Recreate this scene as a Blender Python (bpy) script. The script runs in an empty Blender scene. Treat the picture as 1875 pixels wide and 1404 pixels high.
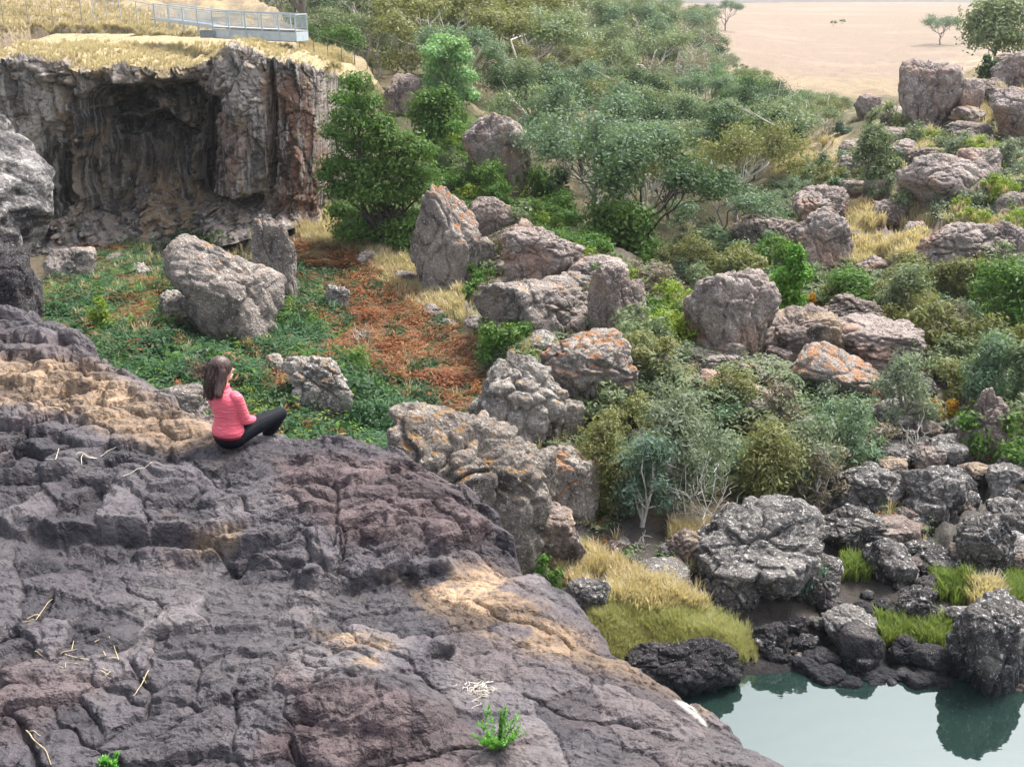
import bpy, bmesh, math, random
import numpy as np
from mathutils import Vector, Matrix, Euler
random.seed(7)
rng = np.random.default_rng(7)
S = bpy.context.scene
COL = S.collection
R = math.radians

# ------------------------------------------------------------------ camera, sky, sun, exposure
PITCH = R(19.75)
FPX = 1900.0
CAMZ = 15.0
cam_d = bpy.data.cameras.new('camera')
cam = bpy.data.objects.new('camera', cam_d)
COL.objects.link(cam)
cam.location = (0, 0, CAMZ)
cam.rotation_euler = (R(90) - PITCH, 0, 0)
cam_d.sensor_width = 36
cam_d.lens = 36 * FPX / 1875
cam_d.clip_start = 0.1
cam_d.clip_end = 6000
S.camera = cam

SUN_EL, SUN_AZ = R(60), R(50)          # azimuth clockwise from +Y (away from the camera) towards +X
world = bpy.data.worlds.new('World')
S.world = world
world.use_nodes = True
wn = world.node_tree
wn.nodes.clear()
wo = wn.nodes.new('ShaderNodeOutputWorld')
bg = wn.nodes.new('ShaderNodeBackground')
sky = wn.nodes.new('ShaderNodeTexSky')
sky.sky_type = 'NISHITA'
sky.sun_disc = False
sky.sun_elevation = SUN_EL
sky.sun_rotation = SUN_AZ
sky.air_density = 1.0
sky.dust_density = 4.0
sky.ozone_density = 1.0
hs = wn.nodes.new('ShaderNodeHueSaturation')
hs.inputs['Saturation'].default_value = 0.42
hs.inputs['Value'].default_value = 1.35
wn.links.new(sky.outputs[0], hs.inputs['Color'])
wn.links.new(hs.outputs[0], bg.inputs[0])
bg.inputs[1].default_value = 0.11
wn.links.new(bg.outputs[0], wo.inputs[0])

sd = bpy.data.lights.new('sun', 'SUN')
sun = bpy.data.objects.new('sun', sd)
COL.objects.link(sun)
sd.energy = 2.3
sd.angle = R(16)
sd.color = (1.0, 0.95, 0.88)
sdir = Vector((math.sin(SUN_AZ) * math.cos(SUN_EL), math.cos(SUN_AZ) * math.cos(SUN_EL), math.sin(SUN_EL)))
sun.rotation_euler = sdir.to_track_quat('Z', 'Y').to_euler()
sun.location = (40, 30, 80)

S.view_settings.view_transform = 'Standard'
S.view_settings.look = 'None'
S.view_settings.gamma = 1
S.view_settings.exposure = 1.44
S.view_settings.use_curve_mapping = False

# ------------------------------------------------------------------ numpy helpers
CP, SP = math.cos(PITCH), math.sin(PITCH)
def ray(px, py):
    dx = (np.asarray(px, float) - 937.5) / FPX
    dy = -(np.asarray(py, float) - 702.0) / FPX
    return dx, CP + dy * SP, -SP + dy * CP
def at(px, py, Y):
    a, b, c = ray(px, py)
    t = np.asarray(Y, float) / b
    return np.stack([a * t, b * t, CAMZ + c * t], -1)
def atz(px, py, z):
    a, b, c = ray(px, py)
    t = (np.asarray(z, float) - CAMZ) / c
    return np.stack([a * t, b * t, CAMZ + c * t], -1)
def proj(P):
    x, y, z = P[..., 0], P[..., 1], P[..., 2] - CAMZ
    f = np.maximum(y * CP - z * SP, 1e-3)
    u = y * SP + z * CP
    return 937.5 + FPX * x / f, 702.0 - FPX * u / f, f

def _h(ix, iy, iz, s=0):
    n = (ix.astype(np.int64) * 374761393 + iy.astype(np.int64) * 668265263 + iz.astype(np.int64) * 2147483647 + s * 1274126177) & 0xffffffff
    n = ((n ^ (n >> 13)) * 1274126177) & 0xffffffff
    n = ((n ^ (n >> 15)) * 2246822519) & 0xffffffff
    return ((n ^ (n >> 16)) & 0xffffff) / float(0xffffff)
def vnoise(x, y, z, s=0):
    ix, iy, iz = np.floor(x), np.floor(y), np.floor(z)
    fx, fy, fz = x - ix, y - iy, z - iz
    fx, fy, fz = [f * f * f * (f * (f * 6 - 15) + 10) for f in (fx, fy, fz)]
    r = 0
    for a in (0, 1):
        for b in (0, 1):
            for c in (0, 1):
                w = (fx if a else 1 - fx) * (fy if b else 1 - fy) * (fz if c else 1 - fz)
                r = r + w * _h(ix + a, iy + b, iz + c, s)
    return r * 2 - 1
def vn2(x, y, s=0):
    ix, iy = np.floor(x), np.floor(y)
    fx, fy = x - ix, y - iy
    fx, fy = [f * f * f * (f * (f * 6 - 15) + 10) for f in (fx, fy)]
    z = np.zeros_like(ix)
    r = 0
    for a in (0, 1):
        for b in (0, 1):
            r = r + (fx if a else 1 - fx) * (fy if b else 1 - fy) * _h(ix + a, iy + b, z, s)
    return r * 2 - 1
def fbm2(x, y, o=4, s=0, g=0.5):
    r, a = 0, 1.0
    for k in range(o):
        r = r + a * vn2(x + 17.3 * k, y - 9.1 * k, s + k)
        x, y, a = x * 2.03, y * 2.03, a * g
    return r
def fbm3(P, o=4, s=0, g=0.5):
    r, a = 0, 1.0
    Q = P.copy()
    for k in range(o):
        r = r + a * vnoise(Q[:, 0] + 11.7 * k, Q[:, 1], Q[:, 2] - 5.3 * k, s + k)
        Q, a = Q * 2.03, a * g
    return r
def worley2(x, y, s=0, jit=0.9):
    ix, iy = np.floor(x), np.floor(y)
    F1 = np.full(x.shape, 9.0); F2 = np.full(x.shape, 9.0)
    cx = np.zeros_like(x); cy = np.zeros_like(x); gx = np.zeros_like(x); gy = np.zeros_like(x)
    z = np.zeros_like(ix)
    for a in (-1, 0, 1):
        for b in (-1, 0, 1):
            px = ix + a + 0.5 + (_h(ix + a, iy + b, z, s) - 0.5) * jit
            py = iy + b + 0.5 + (_h(ix + a, iy + b, z + 1, s) - 0.5) * jit
            d = np.hypot(px - x, py - y)
            n = d < F1
            F2 = np.where(n, F1, np.minimum(F2, d))
            F1 = np.where(n, d, F1)
            cx = np.where(n, px, cx); cy = np.where(n, py, cy)
            gx = np.where(n, ix + a, gx); gy = np.where(n, iy + b, gy)
    return F1, F2, cx, cy, gx, gy
def worley3(P, s=0, jit=0.9):
    I = np.floor(P)
    F1 = np.full(len(P), 9.0); F2 = np.full(len(P), 9.0); rid = np.zeros(len(P))
    for a in (-1, 0, 1):
        for b in (-1, 0, 1):
            for c in (-1, 0, 1):
                gx, gy, gz = I[:, 0] + a, I[:, 1] + b, I[:, 2] + c
                h1 = _h(gx, gy, gz, s)
                dx = gx + 0.5 + (h1 - .5) * jit - P[:, 0]
                dy = gy + 0.5 + (_h(gx, gy, gz, s + 1) - .5) * jit - P[:, 1]
                dz = gz + 0.5 + (_h(gx, gy, gz, s + 2) - .5) * jit - P[:, 2]
                d = np.sqrt(dx * dx + dy * dy + dz * dz)
                n = d < F1
                F2 = np.where(n, F1, np.minimum(F2, d)); F1 = np.where(n, d, F1); rid = np.where(n, h1, rid)
    return F1, F2, rid
def ss(a, b, x):
    t = np.clip((x - a) / (b - a), 0, 1)
    return t * t * (3 - 2 * t)
def inpoly(x, y, poly):
    r = np.zeros(x.shape, bool)
    n = len(poly)
    for i in range(n):
        x1, y1 = poly[i]; x2, y2 = poly[(i + 1) % n]
        if y1 == y2: continue
        c = ((y1 > y) != (y2 > y)) & (x < (x2 - x1) * (y - y1) / (y2 - y1) + x1)
        r ^= c
    return r
def pldist(x, y, pts, closed=False):
    d = np.full(x.shape, 1e9)
    n = len(pts)
    for i in range(n if closed else n - 1):
        x1, y1 = pts[i]; x2, y2 = pts[(i + 1) % n]
        ex, ey = x2 - x1, y2 - y1
        t = np.clip(((x - x1) * ex + (y - y1) * ey) / (ex * ex + ey * ey + 1e-12), 0, 1)
        d = np.minimum(d, np.hypot(x - x1 - t * ex, y - y1 - t * ey))
    return d
def sdpoly(x, y, poly):                       # negative inside
    d = pldist(x, y, poly, True)
    return np.where(inpoly(x, y, poly), -d, d)

# ------------------------------------------------------------------ object helpers
def tag(o, label=None, cat=None, group=None, kind=None):
    if label: o['label'] = label
    if cat: o['category'] = cat
    if group: o['group'] = group
    if kind: o['kind'] = kind
    return o
def empty(name, loc, parent=None):
    o = bpy.data.objects.new(name, None)
    o.empty_display_size = 0.2
    o.location = loc
    COL.objects.link(o)
    if parent: o.parent = parent
    return o
def mesh_np(name, V, F, mat, smooth=True, attrs=None):
    V = np.ascontiguousarray(V, np.float32); F = np.ascontiguousarray(F, np.int32)
    k = F.shape[1]
    m = bpy.data.meshes.new(name)
    m.vertices.add(len(V)); m.vertices.foreach_set('co', V.ravel())
    m.loops.add(F.size); m.loops.foreach_set('vertex_index', F.ravel())
    m.polygons.add(len(F)); m.polygons.foreach_set('loop_start', np.arange(0, F.size, k, dtype=np.int32))
    m.polygons.foreach_set('use_smooth', np.full(len(F), smooth, bool))
    for nm, A in (attrs or {}).items():
        A = np.asarray(A, np.float32)
        if A.ndim == 1:
            at_ = m.attributes.new(nm, 'FLOAT', 'POINT'); at_.data.foreach_set('value', A)
        else:
            if A.shape[1] == 3: A = np.concatenate([A, np.ones((len(A), 1), np.float32)], 1)
            at_ = m.attributes.new(nm, 'FLOAT_COLOR', 'POINT'); at_.data.foreach_set('color', np.ascontiguousarray(A).ravel())
    m.update()
    if mat: m.materials.append(mat)
    return m
def obj(name, me, parent=None, loc=None):
    o = bpy.data.objects.new(name, me)
    COL.objects.link(o)
    if parent: o.parent = parent
    if loc is not None: o.location = loc
    return o
def grid_faces(nr, nc):
    i = np.arange(nr * nc).reshape(nr, nc)
    return np.stack([i[:-1, :-1], i[:-1, 1:], i[1:, 1:], i[1:, :-1]], -1).reshape(-1, 4)
def tubes(segs, n=6):
    """segs: list of (points (k,3), radii (k,)); returns verts and quads of swept tubes"""
    VV, FF, base = [], [], 0
    for P, r in segs:
        P = np.asarray(P, float); r = np.asarray(r, float)
        k = len(P)
        T = np.gradient(P, axis=0); T /= np.linalg.norm(T, axis=1)[:, None] + 1e-9
        ref = np.array([0.31, 0.21, 0.93]) if abs(T[:, 2]).mean() < 0.9 else np.array([0.9, 0.3, 0.1])
        A = np.cross(T, ref); A /= np.linalg.norm(A, axis=1)[:, None] + 1e-9
        B = np.cross(T, A)
        th = np.arange(n) * 2 * np.pi / n
        V = P[:, None] + r[:, None, None] * (np.cos(th)[None, :, None] * A[:, None] + np.sin(th)[None, :, None] * B[:, None])
        VV.append(V.reshape(-1, 3))
        i = np.arange(k * n).reshape(k, n) + base
        j = np.roll(i, -1, 1)
        FF.append(np.stack([i[:-1], j[:-1], j[1:], i[1:]], -1).reshape(-1, 4))
        base += k * n
    return np.concatenate(VV), np.concatenate(FF)
def limb(p0, p1, r0, r1, k=5, wob=0.08, g=None):
    g = g or rng
    p0, p1 = np.asarray(p0, float), np.asarray(p1, float)
    t = np.linspace(0, 1, k)[:, None]
    L = np.linalg.norm(p1 - p0)
    P = p0 + (p1 - p0) * t
    w = g.normal(size=(k, 3)) * wob * L * np.sin(t * np.pi)
    return P + w, r0 + (r1 - r0) * t[:, 0]

# ------------------------------------------------------------------ materials
class NT:
    def __init__(s, name):
        s.m = bpy.data.materials.new(name); s.m.use_nodes = True
        s.t = s.m.node_tree; s.t.nodes.clear()
        s.out = s.t.nodes.new('ShaderNodeOutputMaterial')
    def n(s, kind, props=None, **inp):
        nd = s.t.nodes.new('ShaderNode' + kind)
        for k, v in (props or {}).items(): setattr(nd, k, v)
        for k, v in inp.items():
            k = int(k[1:]) if k[0] == '_' and k[1:].isdigit() else k.replace('_', ' ')
            s.set(nd.inputs[k], v)
        return nd
    def set(s, sock, v):
        if isinstance(v, bpy.types.NodeSocket): s.t.links.new(v, sock)
        elif isinstance(v, bpy.types.Node): s.t.links.new(v.outputs[0], sock)
        else:
            if isinstance(v, tuple) and len(v) == 3 and sock.type == 'RGBA': v = v + (1,)
            sock.default_value = v
    def noise(s, vec, scale, detail=4, rough=0.55, dist=0.0):
        return s.n('TexNoise', None, Vector=vec, Scale=scale, Detail=detail, Roughness=rough, Distortion=dist).outputs[0]
    def mr(s, v, a, b, c=0.0, d=1.0):
        return s.n('MapRange', {'interpolation_type': 'SMOOTHSTEP'}, Value=v, From_Min=a, From_Max=b, To_Min=c, To_Max=d).outputs[0]
    def mul(s, a, b): return s.n('Math', {'operation': 'MULTIPLY'}, _0=a, _1=b).outputs[0]
    def add(s, a, b): return s.n('Math', {'operation': 'ADD'}, _0=a, _1=b).outputs[0]
    def mix(s, f, a, b, mode='MIX'):
        nd = s.t.nodes.new('ShaderNodeMix'); nd.data_type = 'RGBA'; nd.blend_type = mode
        s.set(nd.inputs[0], f); s.set(nd.inputs[6], a); s.set(nd.inputs[7], b)
        return nd.outputs[2]
    def attr(s, name): return s.n('Attribute', {'attribute_name': name})
    def scale(s, vec, sc):
        return s.n('VectorMath', {'operation': 'MULTIPLY'}, _0=vec, _1=sc).outputs[0]
    def bump(s, h, strength, dist):
        return s.n('Bump', None, Height=h, Strength=strength, Distance=dist).outputs[0]
    def pr(s, col, rough=0.8, normal=None, spec=0.3, **kw):
        p = s.n('BsdfPrincipled', None, Base_Color=col, Roughness=rough, **kw)
        p.inputs['Specular IOR Level'].default_value = spec
        if normal is not None: s.set(p.inputs['Normal'], normal)
        s.t.links.new(p.outputs[0], s.out.inputs[0])
        return p
def rock_mat(name, dark, mid, light, lichen=(0.42, 0.41, 0.38), lich=0.55, orange=None, oz=0.45, oth=0.5, tan=None, stain=False, sc=1.0, bump=1.0, strata=False):
    k = NT(name)
    g = k.n('NewGeometry')
    pos = g.outputs['Position']
    n1 = k.noise(pos, 0.9 * sc, 6, 0.6)
    c = k.mix(k.mr(n1, 0.34, 0.5), dark, mid)
    c = k.mix(k.mr(n1, 0.5, 0.68), c, light)
    n2 = k.noise(pos, 7.0 * sc, 5, 0.7)
    c = k.mix(k.mul(k.mr(n2, lich, lich + 0.09), 0.85), c, lichen)
    v = k.n('TexVoronoi', None, Vector=pos, Scale=9 * sc).outputs['Distance']
    n3 = k.noise(pos, 16 * sc, 4, 0.7)
    c = k.mix(k.mul(k.mr(n3, 0.47, 0.36), 0.75), c, tuple(0.35 * q for q in dark))
    n5 = k.noise(pos, 30 * sc, 3, 0.6)
    c = k.mix(k.mul(k.mr(n5, 0.6, 0.68), 0.55), c, (0.55, 0.54, 0.5))
    if strata:
        xyz = k.n('SeparateXYZ', None, Vector=pos)
        st_ = k.add(k.mul(xyz.outputs[2], 2.6), k.add(k.mul(xyz.outputs[0], 1.3), k.mul(k.noise(pos, 0.8, 4), 2.2)))
        cv = k.n('CombineXYZ', None, _0=k.mul(xyz.outputs[0], .25), _1=k.mul(xyz.outputs[1], .25), _2=st_)
        sn = k.noise(cv.outputs[0], 2.0, 4, .6)
        c = k.mix(k.mr(sn, .52, .38, 0, .8), c, (0.035, 0.033, 0.036))
        c = k.mix(k.mr(sn, .56, .68, 0, .6), c, (0.5, 0.48, 0.46))
    if tan:
        c = k.mix(k.mul(k.mr(k.noise(pos, 0.55 * sc, 3), 0.5, 0.62), 0.7), c, tan)
    if orange:
        nz = k.n('SeparateXYZ', None, Vector=g.outputs['Normal']).outputs[2]
        o = k.mul(k.mr(nz, oz, oz + 0.35), k.mr(k.noise(pos, 2.2 * sc, 5, 0.65), oth, oth + 0.08))
        o = k.mul(o, k.mr(k.noise(pos, 20 * sc, 3), 0.38, 0.5))
        c = k.mix(k.mul(o, 0.9), c, orange)
    if stain:
        z = k.n('SeparateXYZ', None, Vector=pos).outputs[2]
        zz = k.add(z, k.mul(k.noise(pos, 1.5, 4), 0.7))
        c = k.mix(k.mr(zz, 1.05, 0.55, 0, 0.85), c, (0.018, 0.019, 0.024))
    h = k.add(k.mul(n2, 1.0), k.add(k.mul(n3, 0.6), k.mul(v, 0.6)))
    k.pr(c, 0.85, k.bump(h, 0.9 * bump, 0.12 / sc), 0.25)
    return k.m
def leaf_mat(name, col, var=0.25, hue=0.03, trans=0.35, sheen=0.0):
    k = NT(name)
    oi = k.n('ObjectInfo')
    pos = k.n('NewGeometry').outputs['Position']
    n1 = k.noise(pos, 0.55, 2)
    n2 = k.noise(pos, 5.0, 2)
    hsv = k.n('HueSaturation', None, Color=col, Hue=k.add(0.5 - hue, k.mul(n1, 2 * hue)),
              Saturation=k.add(0.92, k.mul(n2, 0.35)),
              Value=k.add(1 - var, k.mul(k.add(k.mul(oi.outputs['Random'], 0.6), k.add(k.mul(n1, 0.7), k.mul(n2, 0.7))), var)))
    d = k.n('BsdfPrincipled', None, Base_Color=hsv.outputs[0], Roughness=0.55)
    d.inputs['Specular IOR Level'].default_value = 0.25
    t = k.n('BsdfTranslucent', None, Color=k.mix(1.0, hsv.outputs[0], (1.15, 1.2, 0.7), 'MULTIPLY'))
    mx = k.n('MixShader', None, Fac=trans)
    k.t.links.new(d.outputs[0], mx.inputs[1]); k.t.links.new(t.outputs[0], mx.inputs[2])
    k.t.links.new(mx.outputs[0], k.out.inputs[0])
    return k.m
def plain_mat(name, col, rough=0.7, spec=0.3, metal=0.0, nsc=8.0, nv=0.2, bump=0.0):
    k = NT(name)
    pos = k.n('NewGeometry').outputs['Position']
    n = k.noise(pos, nsc, 4)
    c = k.mix(k.mr(n, 0.3, 0.7), tuple(q * (1 - nv) for q in col), tuple(min(1, q * (1 + nv)) for q in col))
    p = k.pr(c, rough, k.bump(n, bump, 0.02) if bump else None, spec)
    p.inputs['Metallic'].default_value = metal
    return k.m
# ------------------------------------------------------------------ terrain
TC = [  # (px, py, Y): where the open ground lies
 (1400,1404,17.6),(1700,1404,17.6),(2100,1404,17.6),(1500,1240,21.0),(1750,1300,19.6),(1900,1300,19.6),
 (1850,1100,24),(1850,900,30.5),(1850,720,37.8),(1700,600,46),(1300,700,37.8),(1340,650,41),(1150,700,35),
 (1400,450,62),(1250,450,64.6),(1100,400,63),(1300,350,86),(1200,250,121),(1200,150,161),(1000,150,130),(900,200,104),
 (1000,60,235),(1280,60,330),(1500,150,210),(1700,150,210),(1500,100,300),(1500,50,420),(1500,6,620),(1250,8,620),(1800,6,620),(900,6,600),(2300,6,620),
 (750,20,210),(600,30,170),
 (100,450,60),(350,435,62),(560,400,63.5),(100,470,55),(600,350,67),
 (700,470,56),(650,420,60),(800,380,64),(850,250,76),(900,220,82),(750,190,82),(1100,480,54),(1000,400,62),(1000,300,78),
 (600,550,48),(750,650,41),(850,700,38),(700,750,34),(500,700,35),(300,650,38),(250,550,44),(150,520,46),(-100,560,42),(-100,480,54),
 (450,760,31),(650,800,30),(950,650,40),(1000,850,29),(1000,1000,24.5),(1050,1080,23),(1200,1120,22.3),(1380,1192,21.7),(1150,1000,25.2),(1300,950,27.3),
 (1250,850,31),(1500,900,30),(1500,700,38),(1600,500,55),(1750,520,50),(1850,600,46),(1600,400,62),(1850,400,57),(1600,300,76),(1420,300,84),(1850,250,72),
 (1550,250,88),(1750,150,92),(1870,90,95),(2200,200,80),(2200,500,55),(2200,800,36),(1600,1100,24.1),(1450,1050,24.6)]
TX = np.array([at(*c) for c in TC])
extra = np.array([(-4, 12, 1.6), (4, 12, 1.0), (-14, 20, 2.4), (-6, 20, 2.2), (0.5, 17, 1.3), (-25, 30, 3.2), (10, 12, -1.0), (18, 12, -1.0), (7, 16, -0.8),
                  (60, 130, 4), (70, 200, 2.5), (40, 140, 3.0), (-40, 300, 15), (-40, 620, 22), (300, 650, 19), (0, 1500, 10), (500, 1500, 10), (-600, 1500, 10), (-400, 500, 18), (500, 400, 8)], float)
TX = np.concatenate([TX, extra])
def _uv(x, y): return np.stack([x / y * 2.2, np.log(y)], -1)
def _phi(r2): return 0.5 * r2 * np.log(r2 + 1e-9)
TU = _uv(TX[:, 0], TX[:, 1])
_n = len(TU)
_K = _phi(((TU[:, None] - TU[None]) ** 2).sum(-1)) + np.eye(_n) * 0.012
_Pm = np.concatenate([np.ones((_n, 1)), TU], 1)
_A = np.block([[_K, _Pm], [_Pm.T, np.zeros((3, 3))]])
_w = np.linalg.solve(_A, np.concatenate([TX[:, 2], np.zeros(3)]))
def tps(x, y):
    U = _uv(x.ravel(), y.ravel())
    out = np.empty(len(U))
    for i in range(0, len(U), 20000):
        u = U[i:i + 20000]
        out[i:i + 20000] = _phi(((u[:, None] - TU[None]) ** 2).sum(-1)) @ _w[:_n] + _w[_n] + u @ _w[_n + 1:]
    return out.reshape(x.shape)
# plateau above the cliff: edge line in plan (x, Y), plateau lies behind it
PLAT = [tuple(at(a, 110, b)[:2]) for a, b in ((-900, 60), (-120, 63), (40, 68), (100, 74), (300, 75), (430, 74), (520, 68), (600, 71), (650, 76), (690, 82), (640, 87), (560, 90), (500, 100), (470, 130), (460, 160))]
PLATPOLY = PLAT + [(-60, 175), (-260, 175), (-260, 60)]
def plateau_z(x, y):
    z = 12.75 + np.clip(y - 66, 0, 40) * 0.075 * ss(-13, -21, x) + np.clip(-22 - x, 0, 60) * 0.09
    return z - ss(-12, 2, x) * 2.2 - 1.3 * ss(-18, -10, x)
NU, NV = 540, 440
U1 = np.linspace(-0.95, 0.85, NU)
V1 = np.exp(np.linspace(math.log(9.0), math.log(1500), NV))
GX, GY = np.meshgrid(U1, V1)
GX = GX * GY
Z0 = tps(GX, GY)
sdp = sdpoly(GX, GY, PLATPOLY)
sdp = sdp + fbm2(GX * 0.3, GY * 0.3, 3, 5) * 1.0
pm = ss(1.2, -1.2, sdp)
far_f = ss(130, 175, GY)
Z0 = Z0 * (1 - pm) + plateau_z(GX, GY) * pm
amp = np.clip(GY / 60, 0.35, 1.6) * (1 - 0.6 * ss(200, 320, GY))
Z0 = Z0 + amp * (0.28 * fbm2(GX * 0.45, GY * 0.45, 4, 11)) + 0.09 * fbm2(GX * 2.2, GY * 2.2, 4, 12) * (GY < 120)
_px, _py, _ = proj(np.stack([GX, GY, Z0], -1))
hol = ss(30, -30, sdpoly(_px, _py, [(100, 420), (500, 400), (620, 470), (860, 640), (830, 760), (700, 850), (400, 850), (120, 660)]))
Z0 = Z0 + hol * (0.38 * fbm2(GX * 0.55, GY * 0.45, 3, 16) + 0.16 * fbm2(GX * 1.7, GY * 1.4, 3, 17))
Z0 = np.where((GX > -3) & (GY < 22.6) & (GX < 30), np.minimum(Z0, -0.35 + 2.4 * ss(4.0, -2.5, GX + .6 * fbm2(GX * .5, GY * .5, 3, 18)) + 1.2 * ss(20.3, 22.6, GY) + 0.1 * fbm2(GX, GY, 3, 13)), Z0)
ROCKY = []
def outcrop(poly, cell, hgt, seed, thr):
    global Z0
    px_, py_, _ = proj(np.stack([GX, GY, Z0], -1))
    m_ = ss(18, -18, sdpoly(px_ + 14 * fbm2(GX * .6, GY * .6, 3, seed), py_, poly))
    wx_ = GX + .5 * cell * fbm2(GX / cell * .7, GY / cell * .7, 3, seed + 1); wy_ = GY + .5 * cell * fbm2(GX / cell * .7 + 5, GY / cell * .7, 3, seed + 2)
    F1, F2, cx, cy, gx, gy = worley2(wx_ / cell, wy_ / cell, seed + 3)
    r_ = _h(gx, gy, gx * 0, seed + 4); on = (r_ > thr)
    tilt = (wx_ / cell - cx) * (_h(gx, gy, gx * 0, seed + 5) - .5) + (wy_ / cell - cy) * (_h(gx, gy, gx * 0, seed + 6) - .2)
    b_ = ss(0.0, .16, F2 - F1) * (hgt * (.35 + r_ - thr) + .6 * hgt * tilt - .25 * hgt * F1 ** 2)
    b_ = b_ + ss(0, .1, F2 - F1) * (.10 * cell * fbm2(GX / cell * 3, GY / cell * 3, 4, seed + 7))
    Z0 = Z0 + np.where(on, np.clip(b_, 0, None), 0) * m_
    ROCKY.append(m_ * on * ss(.02, .1, F2 - F1))
outcrop([(800, 370), (900, 330), (1060, 440), (1200, 500), (1310, 640), (1440, 690), (1420, 800), (1180, 800), (1050, 770), (880, 660), (830, 560)], 1.9, 1.15, 300, .40)
outcrop([(1620, 300), (1875, 110), (2000, 110), (2000, 500), (1660, 510), (1560, 480), (1560, 380)], 2.6, 1.2, 320, .52)
outcrop([(1530, 820), (1900, 800), (1950, 1080), (1640, 1080), (1540, 960)], 1.1, .6, 340, .35)
outcrop([(200, 395), (480, 375), (590, 380), (560, 430), (250, 470)], 1.2, .7, 360, .4)
def T(x, y):
    x = np.asarray(x, float); y = np.asarray(y, float)
    u = np.clip((x / y - U1[0]) / (U1[-1] - U1[0]) * (NU - 1), 0, NU - 1.001)
    v = np.clip(np.log(y / V1[0]) / math.log(V1[-1] / V1[0]) * (NV - 1), 0, NV - 1.001)
    i, j = u.astype(int), v.astype(int)
    a, b = u - i, v - j
    return (Z0[j, i] * (1 - a) + Z0[j, i + 1] * a) * (1 - b) + (Z0[j + 1, i] * (1 - a) + Z0[j + 1, i + 1] * a) * b
YS = np.exp(np.linspace(math.log(12), math.log(1400), 900))
def hit(px, py, ymin=14.0):
    """where the sight line of a photo pixel first meets the ground"""
    px = np.atleast_1d(np.asarray(px, float)); py = np.atleast_1d(np.asarray(py, float))
    a, b, c = ray(px, py)
    ys = YS[YS >= ymin]
    X = (a / b)[:, None] * ys; Zr = CAMZ + (c / b)[:, None] * ys
    under = Zr <= T(X, np.broadcast_to(ys, X.shape))
    i = np.where(under.any(1), under.argmax(1), len(ys) - 1)
    j = np.maximum(i, 1); rr_ = np.arange(len(i))
    t0 = Zr[rr_, j - 1] - T(X[rr_, j - 1], ys[j - 1]); t1 = Zr[rr_, j] - T(X[rr_, j], ys[j])
    f_ = np.clip(t0 / np.where(np.abs(t0 - t1) < 1e-9, 1, t0 - t1), 0, 1)
    y = ys[j - 1] + (ys[j] - ys[j - 1]) * f_
    x = a / b * y
    return np.stack([x, y, T(x, y)], -1)

GP = np.stack([GX, GY, Z0], -1)
gpx, gpy, _ = proj(GP)
def pmask(poly, soft=12, nz=14):
    nx = fbm2(GX * 0.8, GY * 0.8, 4, 21) * nz
    return ss(soft, -soft, sdpoly(gpx + nx, gpy + nx * 0.6, poly))
STRAW, SOIL, GREEN, RUBBLE, FIELD, BRACK, LITTER, PALE = [np.array(c) for c in ((.42, .335, .21), (.16, .13, .09), (.06, .062, .035), (.085, .075, .07), (.285, .222, .172), (.27, .125, .065), (.13, .12, .075), (.5, .42, .27))]
GC = np.tile(SOIL, (NV, NU, 1))
def paint(col, m):
    global GC
    GC = GC * (1 - m[..., None]) + col * m[..., None]
nA = fbm2(GX * 0.35, GY * 0.35, 4, 31); nB = fbm2(GX * 1.3, GY * 1.3, 4, 32)
paint(LITTER, ss(52, 60, GY) * (1 - ss(150, 185, GY) * (GX > 40)))
paint(np.array((.30, .235, .165)), ss(150, 185, GY) * (GX > 40))
paint(STRAW, ss(0.1, 0.5, nA + 0.4 * nB) * ss(50, 58, GY) * 0.4)
paint(FIELD, ss(205, 240, GY) * (GX > -30))
paint(STRAW, pm)
paint(np.array((.26, .215, .175)), pm * ss(-0.15, 0.35, nB) * 0.75)
paint(GREEN, pmask([(80, 430), (480, 390), (560, 420), (530, 640), (700, 700), (760, 830), (400, 860), (60, 700)]) * 0.9)
paint(BRACK, pmask([(545, 440), (640, 470), (760, 560), (880, 650), (860, 760), (740, 730), (560, 640), (520, 520)]) * 0.9)
paint(STRAW, pmask([(540, 390), (600, 390), (760, 490), (850, 520), (850, 600), (740, 560), (640, 460), (550, 450)]))
paint(STRAW, pmask([(1400, 280), (1560, 245), (1560, 275), (1420, 330)]))
paint(STRAW, pmask([(1560, 260), (1875, 60), (2300, 60), (2300, 480), (1875, 480), (1660, 520), (1530, 500), (1560, 400), (1480, 340)], 20, 30) * ss(-0.6, 0.2, nA))
paint(np.array((.3, .16, .1)), pmask([(1540, 360), (1640, 350), (1640, 400), (1560, 400)]) * 0.8)
paint(RUBBLE, pmask([(980, 900), (1200, 960), (1500, 870), (1600, 640), (1900, 640), (2200, 1300), (1300, 1330), (960, 1120)], 16, 20) * 0.95)
paint(RUBBLE * 1.3, ss(33, 26, GY) * (GX < 4))
paint(PALE, pmask([(1060, 1090), (1150, 1060), (1300, 1110), (1390, 1190), (1330, 1220), (1110, 1210)], 8, 8) * 0.9)
paint(PALE, pmask([(990, 985), (1150, 1040), (1150, 1080), (1010, 1040)], 10, 10) * 0.9)
paint(GREEN * 1.6, pmask([(1700, 1040), (1900, 1060), (1900, 1120), (1780, 1115), (1700, 1090)], 8, 8))
paint(np.array((.035, .034, .036)), ss(0.28, 0.05, Z0) * (GY < 40))
for i_, rk in enumerate(ROCKY):
    paint(np.array(((.215, .18, .16), (.25, .205, .18), (.15, .14, .13), (.17, .145, .13))[i_]) , rk * .92)
k = NT('ground_cover')
pos = k.n('NewGeometry').outputs['Position']
c0 = k.attr('cover').outputs['Color']
n1 = k.noise(pos, 3.2, 6, 0.7); n2 = k.noise(pos, 14, 4, 0.7)
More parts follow.
